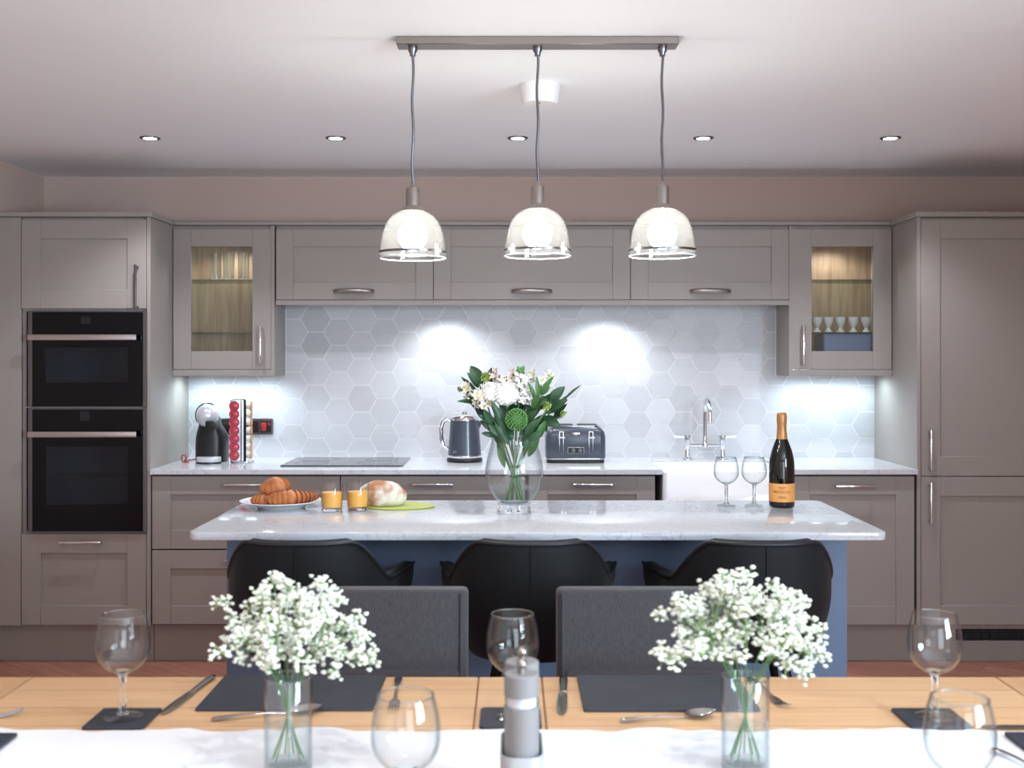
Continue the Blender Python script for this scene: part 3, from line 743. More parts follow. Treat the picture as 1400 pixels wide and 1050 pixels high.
def spoon(label,p,q,z):
    t=thing('spoon',label,'cutlery',group='spoons on the table'); L=math.dist(p,q); h=L*.68
    b=MB(); fs=(0,.03,.12,.4,.75,1); strip(b,[(h*f,0,.0035+.009*math.sin(PI*min(1,f*1.0))*.5) for f in fs],[.003,.008,.0085,.005,.003,.0035],[.0012,.0022,.0022,.0018,.0018,.0016]); b.build('handle','cutlery_steel',t)
    b=MB(); bl=L-h
    def f(u,v,up):
        x=h-.002+bl*u; w=.021*math.sin(PI*min(max(u,.02),.985)**.9)**.6; y=w*(v*2-1)
        d=.009*math.sin(PI*u)**.8*(1-(v*2-1)**2)
        return (x,y,.0115-d-(0 if up else .0012)+.004*(u-.5))
    b.grid(lambda u,v:f(u,v,True),14,10); b.grid(lambda u,v:f(u,v,False),14,10); b.build('bowl','cutlery_steel',t)
    return place(t,p,q,z)
def fork(label,p,q,z):
    t=thing('fork',label,'cutlery',group='forks on the table'); L=math.dist(p,q); h=L*.64
    b=MB(); fs=(0,.03,.12,.4,.75,1); strip(b,[(h*f,0,.0035+.009*math.sin(PI*f)*.5) for f in fs],[.003,.0085,.009,.005,.003,.004],[.0012,.0022,.0022,.0018,.0018,.0016]); b.build('handle','cutlery_steel',t)
    b=MB(); hl=L-h
    strip(b,[(h-.002+hl*f,0,.004-.002*math.sin(PI*f)) for f in (0,.15,.35,.48)],[.004,.010,.0115,.0115],[.0015,.0012,.0011,.001])
    for k in range(4):
        y=(k-1.5)*.0064
        b.tube([(h+hl*(.44+.56*f),y,.004-.002+.010*f*f) for f in (0,.3,.6,.85,1)],[.0016,.0016,.0015,.0012,.0006],6)
    b.build('tines','cutlery_steel',t)
    return place(t,p,q,z)
CT=TZ+.0008
knife('steel knife left of the left slate placemat',(-.655,2.452),(-.682,2.19),CT)
knife('steel knife left of the right slate placemat',(.1125,2.44),(.100,2.19),CT)
fork('steel fork between the left placemat and the centre leaf',(-.247,2.44),(-.234,2.20),CT)
fork('steel fork right of the right placemat behind the vase',(.515,2.44),(.548,2.225),CT)
spoon('dessert spoon lying in front of the left slate placemat',(-.580,2.158),(-.372,2.215),CT)
spoon('dessert spoon lying in front of the right slate placemat',(.207,2.150),(.400,2.185),CT)
fork('steel fork at the far left end of the table',(-1.16,2.115),(-.96,2.20),CT)
knife('steel knife at the far right end of the table',(1.13,2.115),(.885,2.112),CT)
spoon('dessert spoon on the runner at the bottom right corner',(.853,1.985),(.905,1.79),RT+.001)

# ------------------------------------------------------------------ mills
t=thing('mill_stand','pale grey stand holding the two grinding mills on the runner','stand',(.0155,1.775,RT))
b=MB(); x0,x1,y0,y1=-.0185,.0495,1.705,1.845
b.loft([rr(x0,x1,y0,y1,RT,.026),rr(x0,x1,y0,y1,.848,.026),rr(x0+.002,x1-.002,y0+.002,y1-.002,.850,.024),rr(x0+.0035,x1-.0035,y0+.0035,y1-.0035,.849,.023),rr(x0+.004,x1-.004,y0+.004,y1-.004,.775,.022)])
b.build('cup','mill_stand',t,world=True,sharp=50)
def mill(label,loc):
    t=thing('grinding_mill',label,'mill',loc,group='grinding mills in the stand'); r=.0272; zt=.193
    b=MB(); b.lathe([(0,0),(r,0),(r,.142),(r-.001,.143),(0,.143)],(0,0,0),36); b.build('body','mill_grey',t)
    b=MB(); b.lathe([(r-.0012,.1435),(r-.0012,.159)],(0,0,0),36); b.build('clear_band','clear_acrylic',t)
    b=MB(); b.lathe([(0,.1435),(.0235,.1435),(.0235,.159),(0,.159)],(0,0,0),24); b.build('filling','ceramic',t)
    b=MB(); b.lathe([(0,.1595),(r,.1595),(r,zt-.002),(r-.002,zt),(0,zt)],(0,0,0),36); b.build('cap','mill_grey',t)
    b=MB(); b.cyl((0,0,zt),(0,0,zt+.008),.0065,n=16); b.sphere((0,0,zt+.014),.0085); b.build('knob','satin_nickel',t)
    return t
ml=mill('grey grinding mill in front, with metal knob and clear band',(.0150,1.740,.778)); dup(ml,(.0162,1.811,.778),0,'grey grinding mill behind the nearest mill in the stand')

# ------------------------------------------------------------------ gypsophila vases
def gyp(label_v,label_f,x,y,seed,wl,wr,tilt):
    g=random.Random(seed)
    z0=RT+.0005; H=.155; r=.040
    t=thing('glass_vase',label_v,'vase',(x,y,z0))
    MB().lathe([(r,.004),(r,.006),(r,H),(r-.0006,H+.0012),(r-.0018,H+.0012),(r-.0024,H),(r-.0024,.014),(.001,.013)],(0,0,0),44).build('wall','vase_glass',t,sharp=60)
    MB().lathe([(r-.0012+.0016*math.cos(a),H+.0012+.0014*math.sin(a)) for a in [2*PI*k/10 for k in range(11)]],(0,0,0),44).build('rim','glass_rim',t)
    MB().lathe([(0,0),(r-.001,0),(r,.002),(r,.0038),(0,.0038)],(0,0,0),44).build('base','vase_glass',t,sharp=60)
    MB().lathe([(0.001,.0145),(r-.003,.0145),(r-.003,.075),(0.001,.075)],(0,0,0),36).build('water','water',t,sharp=60)
    t=thing('gypsophila_bunch',label_f,'flowers',(x,y,z0+.018))
    ends=[]
    for k in range(9):
        a=2*PI*k/9+g.uniform(-.2,.2)
        pb=Vector((.026*math.cos(a),.026*math.sin(a),0)); pn=Vector((-.022*math.cos(a),-.022*math.sin(a),H-.02)); 
        dx=-math.cos(a); sx=wr if dx>0 else wl
        tip=Vector((dx*sx*.62,-math.sin(a)*.075,H+.05+g.uniform(-.01,.03)))
        pts=[pb.lerp(pn,f/4) for f in range(5)]+[pn.lerp(tip,.35)+Vector((0,0,.012)),pn.lerp(tip,.7)+Vector((0,0,.010)),tip]
        MB().tube(pts,[.0013]*5+[.0012,.001,.0008],6).build('stem','stem_green',t)
        ends.append((pn.lerp(tip,.35)+Vector((0,0,.012)),tip))
    # sprays
    ns=96
    tw=MB()
    for k in range(ns):
        # position inside a dome
        while True:
            u,v,w=g.uniform(-1,1),g.uniform(-1,1),g.uniform(-.75,1)
            q=u*u+v*v+w*w
            if .12<q<1: break
        sx=wr if u>0 else wl
        c=Vector((u*sx,v*.10,H+.066+w*.080+tilt*u*.05-.040*u*u+.012))
        c.z-=.01*(1 if abs(u)>.8 else 0)
        src=min(ends,key=lambda e:(e[1]-c).length)
        a0=src[0].lerp(src[1],g.uniform(.0,.5))
        if c.z>H+.01: tw.tube([a0,a0.lerp(c,.55)+Vector((0,0,.006)),c-Vector((0,0,.008))],[.0008,.0007,.0005],5)
        b=MB()
        for q in range(g.randint(14,20)):
            d=Vector((g.gauss(0,1),g.gauss(0,1),g.gauss(.2,1))).normalized()*g.uniform(.004,.021)
            p=c+d; rr_=g.uniform(.0026,.0044)
            # small five lobed floret
            b.sphere(p,rr_,(1,1,.8),6,4,0)
            for h in range(3):
                ang=g.uniform(0,6.3); b.sphere(p+Vector((math.cos(ang)*rr_*.8,math.sin(ang)*rr_*.8,g.uniform(-.3,.6)*rr_)),rr_*.6,(1,1,.7),5,4,0)
            if g.random()<.35: b.sphere(p-d*.35,rr_*.55,(1,1,1.2),6,4,1)
            b.tube([p-d*.9,p],[.0004,.0004],4,1)
        b.build('blossom_spray',['gyp_white','gyp_green'],t,sharp=80)
    tw.build('twigs','stem_pale',t)
gyp('clear glass cylinder vase of gypsophila in front of the left placemat','bunch of white gypsophila in the left cylinder vase',-.379,1.895,11,.148,.150,-.2)
gyp('clear glass cylinder vase of gypsophila in front of the right placemat','bunch of white gypsophila in the right cylinder vase',.395,1.895,23,.165,.150,-.25)

# ------------------------------------------------------------------ island objects
IT=IZ1+.0004
# plate
px,py=-.840,4.07
o=MB().lathe([(0,.0),(.085,.0),(.088,.004),(.125,.017),(.147,.023),(.1475,.0255),(.144,.026),(.12,.0205),(.085,.009),(0,.0075)],(0,0,0),56).build('plate','plate'); o.location=(px,py,IT)
tag(o,'round white plate of croissants on the island','plate')
def croissant(label,loc,rot,L,Rm,bend,tiltx=0):
    b=MB(); N=120; n=28; rings=[]
    for i in range(N+1):
        f=i/N; s=f*2-1
        th=s*bend; rad=L/bend/2 if bend else 1
        c=Vector((rad*math.sin(th),rad*(1-math.cos(th)),0)); tg=Vector((math.cos(th),math.sin(th),0)); nr=Vector((-math.sin(th),math.cos(th),0))
        r=Rm*(max(1-abs(s)**2.3,0)**.55*.9+.1)
        ph=abs(s)*5.2; k=ph-math.floor(ph); r*=1.0-.26*k**1.5+.03
        rg=[]
        for j in range(n):
            a=2*PI*j/n; q=r*(1+.03*math.sin(3*a+f*7))
            rg.append(tuple(c+nr*(q*math.cos(a))+Vector((0,0,q*.86*math.sin(a)))))
        rings.append(rg)
    b.loft(rings)
    mz=min(v[2] for v in b.v)
    b.v=[(v[0],v[1],max(v[2],mz*.8)-mz*.8) for v in b.v]
    o=b.build('croissant','croissant',sharp=50); o.location=loc; o.rotation_euler=(tiltx,0,rot); return tag(o,label,'croissant','croissants on the plate')
pz=IT+.009
croissant('golden croissant at the left of the plate, darker and striped',(px-.022,py+.015,pz+.028),R(62),.13,.044,1.0)
croissant('golden croissant lying across the front of the plate',(px+.045,py-.055,pz+.004),R(24),.17,.035,.35)
croissant('golden croissant underneath, at the left front of the plate',(px-.052,py-.045,pz),R(-15),.12,.026,.8)
croissant('golden croissant at the back right of the plate, behind the front one',(px+.075,py+.03,pz),R(15),.12,.028,.8)
# juice glasses
def juice(label,loc):
    t=thing('juice_glass',label,'glass',loc,group='orange juice glasses')
    MB().lathe([(.0365,.010),(.037,.012),(.0405,.098),(.0398,.0992),(.0388,.098),(.0352,.0135),(.001,.0135)],(0,0,0),40).build('wall','glass',t,sharp=60)
    MB().lathe([(0,0),(.034,0),(.036,.002),(.0365,.0095),(0,.0095)],(0,0,0),40).build('base','solid_glass',t,sharp=50)
    MB().lathe([(0,.014),(.0349,.014),(.0371,.066),(0,.066)],(0,0,0),40).build('juice','juice',t,sharp=50)
    return t
j=juice('glass of orange juice nearer the croissant plate',(-.638,3.965,IT)); dup(j,(-.550,3.985,IT),.5,'glass of orange juice in front of the bread loaf')
# serving mat and bread
o=MB().lathe([(0,0),(.125,0),(.127,.002),(.125,.004),(0,.004)],(0,0,0),48,sx=1.05,sy=.80).build('serving_mat','green_board'); o.location=(-.415,4.085,IT); tag(o,'lime green round mat under the bread loaf','mat')
b=MB(); rings=[]
for i in range(33):
    t_=PI*i/32; rg=[]
    for j in range(48):
        a=2*PI*j/48
        d=Vector((math.sin(t_)*math.cos(a),math.sin(t_)*math.sin(a),-math.cos(t_)))
        nn=1+.05*noise.noise(d*2.3)+.02*noise.noise(d*7)
        p=Vector((.092*d.x,.066*d.y,.058*d.z))*nn
        sl=abs(d.x*.6+d.y*.8-.1); 
        if d.z>.2: p*=1-.05*math.exp(-(sl/.06)**2)
        p.z=max(p.z,-.030)+.030
        rg.append(tuple(p))
    rings.append(rg)
b.loft(rings)
o=b.build('bread_loaf','bread',sharp=60); o.location=(-.478,4.10,IT+.0045); o.rotation_euler=(0,0,R(-8)); tag(o,'crusty bread loaf with floury white patches on the green mat','bread')
# bottle
t=thing('wine_bottle','dark sparkling wine bottle with orange label and gold foil on the island','bottle',(.981,4.07,IT))
BR=.0455; BH=.343
prof=[(0,0),(BR-.006,0),(BR-.001,.004),(BR,.01),(BR,.150),(BR-.002,.175),(BR-.009,.205),(BR-.019,.232),(.0185,.252),(.0165,.27)]
MB().lathe(prof,(0,0,0),48,cap1=True).build('body','bottle_glass',t,sharp=60)
MB().lathe([(.0228,.236),(.0195,.252),(.0172,.275),(.0165,.300),(.0175,.304),(.0182,.312),(.0182,.332),(.0165,.340),(.010,.3435),(0,.344)],(0,0,0),40).build('neck_foil','foil',t,sharp=60)
def arc_label(r,z0,z1,a,name,m):
    b=MB(); n=36
    b.loft([[(r*math.sin(-a+2*a*i/n),-r*math.cos(-a+2*a*i/n),z) for z in (z0,z1)]+[((r-.0006)*math.sin(-a+2*a*i/n),-(r-.0006)*math.cos(-a+2*a*i/n),z) for z in (z1,z0)] for i in range(n+1)])
    return b.build(name,m,t)
lb=arc_label(BR+.0008,.022,.088,R(105),'label','label_paper')
def text_on(par,s,size,z,r,m,name='label_text',rot=0):
    cu=bpy.data.curves.new('tmp_text','FONT'); cu.body=s; cu.size=size; cu.align_x='CENTER'; cu.extrude=.0001
    ob=bpy.data.objects.new('tmp_text',cu); COL.objects.link(ob)
    dg=bpy.context.evaluated_depsgraph_get(); me=bpy.data.meshes.new_from_object(ob.evaluated_get(dg))
    bpy.data.objects.remove(ob); bpy.data.curves.remove(cu)
    for v in me.vertices:
        a=v.co.x/r+rot; rr2=r+v.co.z
        v.co=(rr2*math.sin(a),-rr2*math.cos(a),z+v.co.y)
    me.name=name; me.materials.clear(); me.materials.append(MATS[m])
    o=bpy.data.objects.new(name,me); COL.objects.link(o); o.parent=par; return o
text_on(lb,'PROSECCO',.0125,.054,BR+.0012,'label_ink','label_text',R(-12))
b=MB()
for z,a in ((.074,.30),(.070,.2),(.040,.25),(.036,.34)):
    b.loft([[((BR+.0012)*math.sin(q+R(-12)),-(BR+.0012)*math.cos(q+R(-12)),zz) for zz in (z,z+.0016)]+[((BR+.0009)*math.sin(q+R(-12)),-(BR+.0009)*math.cos(q+R(-12)),zz) for zz in (z+.0016,z)] for q in [a*(2*i/12-1) for i in range(13)]])
b.build('label_lines','label_ink',lb)

# flower vase
vx,vy=.008,3.93
t=thing('flower_vase','large clear ovoid glass vase of flowers at the centre of the island','vase',(vx,vy,IT))
VP=[(.058,.0),(.060,.004),(.058,.020),(.056,.030),(.068,.050),(.090,.085),(.102,.125),(.103,.150),(.096,.190),(.086,.225),(.081,.250),(.083,.268),(.086,.276)]
VI=[(r-.003,z) for r,z in VP[4:]]
MB().lathe(VP[3:]+[(.0845,.2772)]+VI[::-1]+[(.045,.034),(.001,.033)],(0,0,0),56).build('wall','vase_glass',t,sharp=60)
MB().lathe([(0,.0)]+VP[:4]+[(0,.031)],(0,0,0),48).build('foot','solid_glass',t,sharp=60)
MB().lathe([(.001,.036),(.045,.036),(.064,.051),(.0865,.085),(.088,.088),(.001,.088)],(0,0,0),48).build('water','water',t,sharp=60)

def leaf(b,base,tip,w,nrm=Vector((0,-1,.3)),curl=.15,mi=0,th=.0005):
    base,tip=Vector(base),Vector(tip); d=tip-base; L=d.length; s=d.cross(nrm).normalized(); u=s.cross(d).normalized()
    n=9; m=4; top=[]
    for i in range(n+1):
        f=i/n; ww=w*(math.sin(PI*min(f,1)**.85)**.75 if 0<f<1 else .03)
        for j in range(m+1):
            g_=j/m*2-1
            top.append(base+d*f+s*(ww*g_)+u*(curl*L*(-(f-.5)**2*1.2+.1)+abs(g_)*ww*.35))
    fs=[(i*(m+1)+j,(i+1)*(m+1)+j,(i+1)*(m+1)+j+1,i*(m+1)+j+1) for i in range(n) for j in range(m)]
    o=len(top); vs=[tuple(v) for v in top]+[tuple(v-u*th) for v in top]
    fs2=[tuple(reversed([k+o for k in f])) for f in fs]
    b.add(vs,fs+fs2,True,mi); return b
rb=random.Random(5)
def vstem(par,tip,m='stem_green',r=.003,ang=None):
    tip=Vector(tip); c=Vector((vx,vy,IT)); 
    d=tip-c; a=math.atan2(d.y*1.0+rb.uniform(-.02,.02),d.x+rb.uniform(-.02,.02))
    pb=c+Vector((-.030*math.cos(a)+rb.uniform(-.008,.008),-.030*math.sin(a)*1+rb.uniform(-.008,.008),.042))
    hr=min(.058,Vector((d.x,d.y)).length*.55)
    pn=c+Vector((hr*math.cos(a),hr*math.sin(a),.272))
    pts=[]
    for i in range(13):
        f=i/12; q=(1-f)**2*pb+2*f*(1-f)*(pn*1.0+(pn-(pb+tip)/2)*.35)+f*f*tip
        pts.append(q)
    MB().tube(pts,r,8).build('stem',m,par,world=True)
    return pts
def fl(name,label,tip):
    return thing(name,label,'flower',(vx,vy,IT+.04),group=None)
def petal_ball(b,c,r,n,mi=0,w=.35,flat=1.0,cup=.5):
    for k in range(n):
        f=(k+.5)/n; ph=math.acos(1-1.45*f); a=k*2.39996
        d=Vector((math.sin(ph)*math.cos(a),math.sin(ph)*math.sin(a),math.cos(ph)*flat))
        up=Vector((0,-.35,1)).normalized(); q=Vector((0,0,1)).rotation_difference(up); d=q@d
        leaf(b,Vector(c)+d*r*.25,Vector(c)+d*r*(1+rb.uniform(-.08,.08)),r*w*.5,up,cup,mi)
# chrysanthemums
for lab,p,yy,r in (('large round white chrysanthemum at the front of the bouquet',(691,540),3.87,.043),('large white chrysanthemum beside the pale lilies, left front of the bouquet',(672,537),3.885,.037)):
    tip=at(p[0],p[1],yy); t=fl('chrysanthemum',lab,tip); vstem(t,tip-Vector((0,0,.02)))
    b=MB(); b.sphere(tip-Vector((0,0,.002)),r*.93,(1,1,.9)); petal_ball(b,tip,r*1.06,120,0,.5,1.0,.05); b.build('bloom','petal_white',t,world=True,sharp=80)
# alstroemerias
def trumpet(b,c,d,r,mi=0,n=6):
    d=Vector(d).normalized(); s=d.cross(Vector((0,0,1)) if abs(d.z)<.9 else Vector((1,0,0))).normalized(); u=s.cross(d)
    for k in range(n):
        a=2*PI*k/n; e=s*math.cos(a)+u*math.sin(a)
        leaf(b,Vector(c),Vector(c)+d*r*.75+e*r*.75,r*.30,d-e*.4,.25,mi)
def lily(name,lab,p,yy,size,m,specks=False):
    tip=at(p[0],p[1],yy); t=fl(name,lab,tip); vstem(t,tip-Vector((0,0,.02)))
    b=MB(); sp=MB()
    for k in range(7):
        a=k*2.4; d=Vector((math.cos(a)*.8,-.5+.5*math.sin(a),.55+.3*math.sin(a*1.7)))
        c=tip+Vector((math.cos(a)*size*.42,math.sin(a)*size*.3,size*.28*math.sin(a*2+1)))
        trumpet(b,c,d,size*.58)
        for h in range(3):
            e=Vector((rb.uniform(-.4,.4),rb.uniform(-.4,.4),rb.uniform(-.4,.4)))
            q=c+(d.normalized()+e*.5)*size*.5; sp.tube([c,q],[.0006,.0005],5); sp.sphere(q,.0026,(1,1,1.4),6,5)
    b.build('bloom',m,t,world=True,sharp=80); sp.build('stamens','speck' if specks else 'bud_lime',t,world=True)
lily('alstroemeria','cream alstroemeria at the left edge of the bouquet',(653,539),3.90,.058,'petal_cream')
lily('alstroemeria','blush alstroemeria with dark stamens at the top of the bouquet',(690,519),3.93,.056,'petal_blush',True)
lily('alstroemeria','small cream alstroemeria low at the left, under the round blooms',(661,554),3.88,.042,'petal_blush')
lily('alstroemeria','pale greenish white alstroemeria at the upper right of the bouquet',(740,519),3.95,.048,'petal_white')
lily('alstroemeria','small cream alstroemeria bud cluster at the far left tip',(634,534),3.93,.022,'petal_cream',True)
# stock
tip=at(712,512,3.90); t=fl('stock_flower','white ruffled stock flower spike right of the round chrysanthemums',tip); vstem(t,tip)
b=MB()
for k in range(26):
    f=k/25; a=k*2.4; c=tip+Vector((0,0,-.10+.10*f)); rr_=.032*(1-.55*f)
    q_=c+Vector((rr_*math.cos(a),rr_*math.sin(a),0)); b.sphere(q_,.0085,(1,1,.8),8,6); petal_ball(b,q_,.018*(1-.3*f),12,0,.75)
b.build('bloom','petal_white',t,world=True,sharp=80)
b=MB()
for k in range(14):
    a=k*2.4; b.sphere(tip+Vector((.010*math.cos(a),.010*math.sin(a),.006+.0014*k)),.0048,(1,1,1.4),8,6)
b.build('buds','globe_green',t,world=True)
# green globe
tip=at(706,574,3.84); t=fl('seed_globe','round green globe flower head at the front of the bouquet above the vase rim',tip); vstem(t,tip-Vector((0,0,.02)),'stem_pale',.0038)
b=MB(); b.sphere(tip,.024)
for k in range(170):
    z=1-2*(k+.5)/170; a=k*2.39996; r=math.sqrt(1-z*z); d=Vector((r*math.cos(a),r*math.sin(a),z))
    b.tube([tip+d*.020,tip+d*.036],[.0007,.0007],4); b.sphere(tip+d*.0375,.0033,(1,1,1),6,5)
b.build('bloom','globe_green',t,world=True)
# lime buds
for lab,p,yy,r in (('lime green bud at the upper left of the bouquet',(664,517),3.95,.020),('lime green bud among leaves at the right of the bouquet',(748,556),3.86,.016),('small green bud at the lower right tip of the bouquet',(770,566),3.90,.011)):
    tip=at(p[0],p[1],yy); t=fl('flower_bud',lab,tip); vstem(t,tip-Vector((0,0,.01)),'stem_pale',.0022)
    b=MB(); petal_ball(b,tip,r,26,0,.75,1.3); b.sphere(tip,r*.55,(1,1,1.2)); b.build('bloom','bud_lime',t,world=True,sharp=80)
# leafy sprigs (stem end pixel, list of leaves base->tip, width)
def sprig(lab,end,yy,leaves,m='leaf_dark'):
    tip=at(end[0],end[1],yy); t=thing('leafy_sprig',lab,'foliage',(vx,vy,IT+.04)); vstem(t,tip,'stem_green',.0024)
    for (bx,by,tx,ty,w,dy) in leaves:
        b=MB(); leaf(b,at(bx,by,yy),at(tx,ty,yy+dy),w,Vector((rb.uniform(-.5,.5),-1,rb.uniform(0,.8))),.2); b.build('leaf',m,t,world=True,sharp=80)
    return t
sprig('dark leafy sprig rising to the upper left of the bouquet',(655,525),3.97,[(660,525,643,500,.022,.01),(655,530,639,509,.014,-.03),(652,535,630,515,.008,.0),(668,522,672,502,.010,.02),(662,530,676,512,.013,.0),(645,520,652,506,.010,.02)])
sprig('narrow leaved sprig reaching out to the left of the bouquet',(652,548),3.92,[(650,538,625,532,.008,-.02),(654,551,625,548,.009,-.02),(655,556,640,541,.008,-.03),(662,565,650,548,.010,-.03),(664,575,649,556,.010,.0)])
sprig('dark broad leaved sprig drooping at the lower left over the vase rim',(662,572),3.86,[(672,578,654,568,.013,-.02),(680,590,656,575,.014,.0),(676,582,662,560,.014,-.03),(690,590,672,548,.016,-.02),(700,585,684,556,.014,.0),(678,596,658,592,.010,.0)])
sprig('dark broad leaved sprig fanning out to the right of the bouquet',(755,548),3.93,[(750,552,772,528,.020,.0),(752,560,776,546,.016,-.02),(740,572,766,583,.022,-.05),(738,560,753,538,.014,-.03),(745,565,770,556,.014,.02),(735,575,748,590,.018,-.04)])
sprig('long pointed leaf sprig at the far right tip of the bouquet',(772,543),3.95,[(762,560,776,540,.010,.0),(772,545,794,526,.005,.0),(757,570,775,552,.012,-.02),(752,575,775,563,.011,-.02)])
sprig('mid green pointed leaf sprig at the upper right of the bouquet',(742,535),3.88,[(738,540,757,514,.010,-.03),(736,545,734,515,.009,.0),(732,548,722,522,.009,-.02),(740,540,752,528,.009,.02),(728,560,738,536,.013,-.03),(732,552,748,546,.012,-.04)],'leaf_mid')
sprig('dark filler leaf sprig at the centre of the bouquet behind the green globe',(706,560),3.90,[(700,590,690,552,.018,.0),(708,590,722,552,.018,.02),(712,585,735,560,.018,-.03),(716,592,735,585,.016,-.04),(694,588,680,570,.014,-.02),(706,580,708,545,.018,.03),(720,580,726,545,.015,.02)])
sprig('dark leaf sprig filling the right of the bouquet below the stock flower',(722,560),3.92,[(715,580,728,545,.018,.0),(722,575,742,552,.016,-.03),(712,575,716,540,.014,.03),(728,585,746,566,.015,-.02),(730,565,744,540,.014,.02),(720,598,738,580,.014,-.03)])
sprig('dark leaf sprig filling the left of the bouquet below the cream flowers',(684,565),3.92,[(690,582,672,552,.017,.0),(694,580,684,545,.015,.0),(685,585,664,570,.015,-.02),(698,578,700,548,.015,.02),(692,600,672,585,.014,-.02),(690,592,668,578,.012,.02)])
sprig('dark leaf sprig in front of the bouquet, tucked around the green globe',(700,585),3.85,[(690,600,676,566,.015,.0),(684,596,668,580,.013,.0),(718,598,736,572,.016,.0),(722,602,741,590,.014,.0),(700,604,692,572,.014,.03),(712,604,722,575,.014,.03),(696,608,684,588,.012,.0),(714,612,728,592,.012,.01)])
b_lv=[(690,640,680,600,.012,.0),(722,625,738,590,.014,-.02),(716,610,722,585,.014,-.02),(690,615,672,590,.013,-.02),(735,600,746,575,.014,.0)]
sprig('dark leaf sprig low inside the neck of the large vase',(716,590),3.89,b_lv,'leaf_mid')

# ------------------------------------------------------------------ back worktop objects
KT=wz1+.0004
# kettle
t=thing('kettle','slate blue kettle with chrome handle on the back worktop','kettle',(-.243,5.74,KT))
MB().lathe([(0,0),(.088,0),(.092,.006),(.092,.014),(.088,.020),(0,.020)],(0,0,0),44).build('power_base','black_plastic',t)
MB().lathe([(0,.0205),(.084,.0205),(.087,.026),(.087,.034),(.0865,.035)],(0,0,0),44).build('lower_band','chrome',t)
MB().lathe([(.086,.0355),(.085,.05),(.078,.14),(.074,.205),(.073,.212),(0,.212)],(0,0,0),44).build('body','slate_blue',t)
MB().lathe([(.0735,.2125),(.073,.222),(.066,.232),(.045,.240),(.015,.243),(.012,.255),(0,.256)],(0,0,0),44).build('lid','chrome',t)
b=MB(); b.tube([(-.070,-.01,.205),(-.090,-.015,.217),(-.110,-.018,.205),(-.120,-.018,.17),(-.118,-.017,.12),(-.108,-.014,.08),(-.080,-.01,.062)],[.008,.010,.0105,.011,.0105,.009,.008],12); b.build('handle','chrome',t)
b=MB(); b.loft([[(.060,-.022,.20),(.060,.022,.20),(.062,.012,.15),(.062,-.012,.15)],[(.100,-.010,.215),(.100,.010,.215),(.074,.008,.165),(.074,-.008,.165)]],smooth=False); b.build('spout','slate_blue',t)
b=MB(); b.box(-.055,-.035,-.0775,-.070,.048,.060,.002); b.build('switch','chrome',t)
# toaster
t=thing('toaster','slate blue four slice toaster with chrome trim on the back worktop','toaster',(.322,5.74,KT))
b=MB(); W,D_=.152,.10
b.loft([rr(-W+.004,W-.004,-D_+.004,D_-.004,.018,.03),rr(-W,W,-D_,D_,.03,.035),rr(-W,W,-D_,D_,.13,.035),rr(-W+.006,W-.006,-D_+.004,D_-.004,.158,.035),rr(-W+.024,W-.024,-D_+.014,D_-.014,.178,.03),rr(-W+.05,W-.05,-D_+.03,D_-.03,.184,.03)]); b.build('body','slate_blue',t,sharp=60)
MB().rrect(-W+.006,W-.006,-D_+.006,D_-.006,.0,.0175,.03,.003).build('base_trim','black_plastic',t)
MB().rrect(-W+.002,W-.002,-D_+.002,D_-.002,.0178,.026,.034,.002).build('lower_band','chrome',t)
b=MB(); b.rrect(-W+.03,W-.03,-D_+.02,D_-.02,.180,.190,.03,.004); b.build('top_plate','chrome',t)
b=MB()
for sx in (-1,1):
    for sy in (-1,1): b.rrect(sx*.062-.05,sx*.062+.05,sy*.035-.014,sy*.035+.014,.1895,.1915,.006,.0005)
b.build('slots','black_plastic',t)
for cx in (-.073,.076):
    b=MB(); y=-D_-.001
    b.box(cx-.011,cx-.008,y-.003,y+.004,.048,.160); b.box(cx+.008,cx+.011,y-.003,y+.004,.048,.160); b.box(cx-.008,cx+.008,y-.003,y+.004,.048,.051); b.box(cx-.008,cx+.008,y-.003,y+.004,.157,.160)
    o=b.build('lever_track','chrome',t)
    b=MB(); b.box(cx-.018,cx+.018,y-.022,y-.002,.126,.135,.003,2); b.build('lever','chrome',o)
b=MB(); y=-D_; b.box(-.043,.043,y-.003,y+.004,.048,.082,.002); o=b.build('control_panel','chrome',t)
b=MB(); b.box(-.038,.038,y-.0035,y-.002,.052,.078); b.build('panel_face','black_plastic',o)
b=MB()
for cx in (-.012,.022): b.cyl((cx,y-.003,.065),(cx,y-.012,.065),.009,n=16)
b.build('dial','dark_steel',o)
MB().rrect(-.022,.022,-.004,.0,.145,.155,.002,.001).xf(Matrix.Translation((0,-D_+.002,0))).build('badge','chrome',t)
# coffee machine
t=thing('coffee_machine','black and silver capsule coffee machine in the left corner of the worktop','coffee machine',(-1.54,5.72,KT))
b=MB(); 
def er(cx,cy,hx,hy,z,n=32,p=2.6):
    a=[]
    for k in range(n):
        q=2*PI*k/n; c_,s2=math.cos(q),math.sin(q)
        a.append((cx+hx*math.copysign(abs(c_)**(2/p),c_),cy+hy*math.copysign(abs(s2)**(2/p),s2),z))
    return a
b.loft([er(0,.03,.078,.085,0),er(0,.03,.080,.088,.02),er(0,.03,.080,.085,.09),er(0,.03,.079,.08,.125),er(-.002,.025,.070,.075,.155),er(-.004,.015,.058,.07,.18),er(-.005,.01,.052,.068,.20),er(-.006,.005,.05,.065,.23)]); b.build('body','coffee_black',t,sharp=60)
b=MB(); b.sphere((-.006,-.035,.238),.057,(1.02,1.15,1.05),28,18); b.build('head','coffee_silver',t)
b=MB(); b.tube([(.004,-.098,.186),(.004,-.098,.235)],[.0,.0],4) if False else b.box(.0,.052,-.110,-.05,.172,.215,.008,2); b.build('brew_head','coffee_black',t)
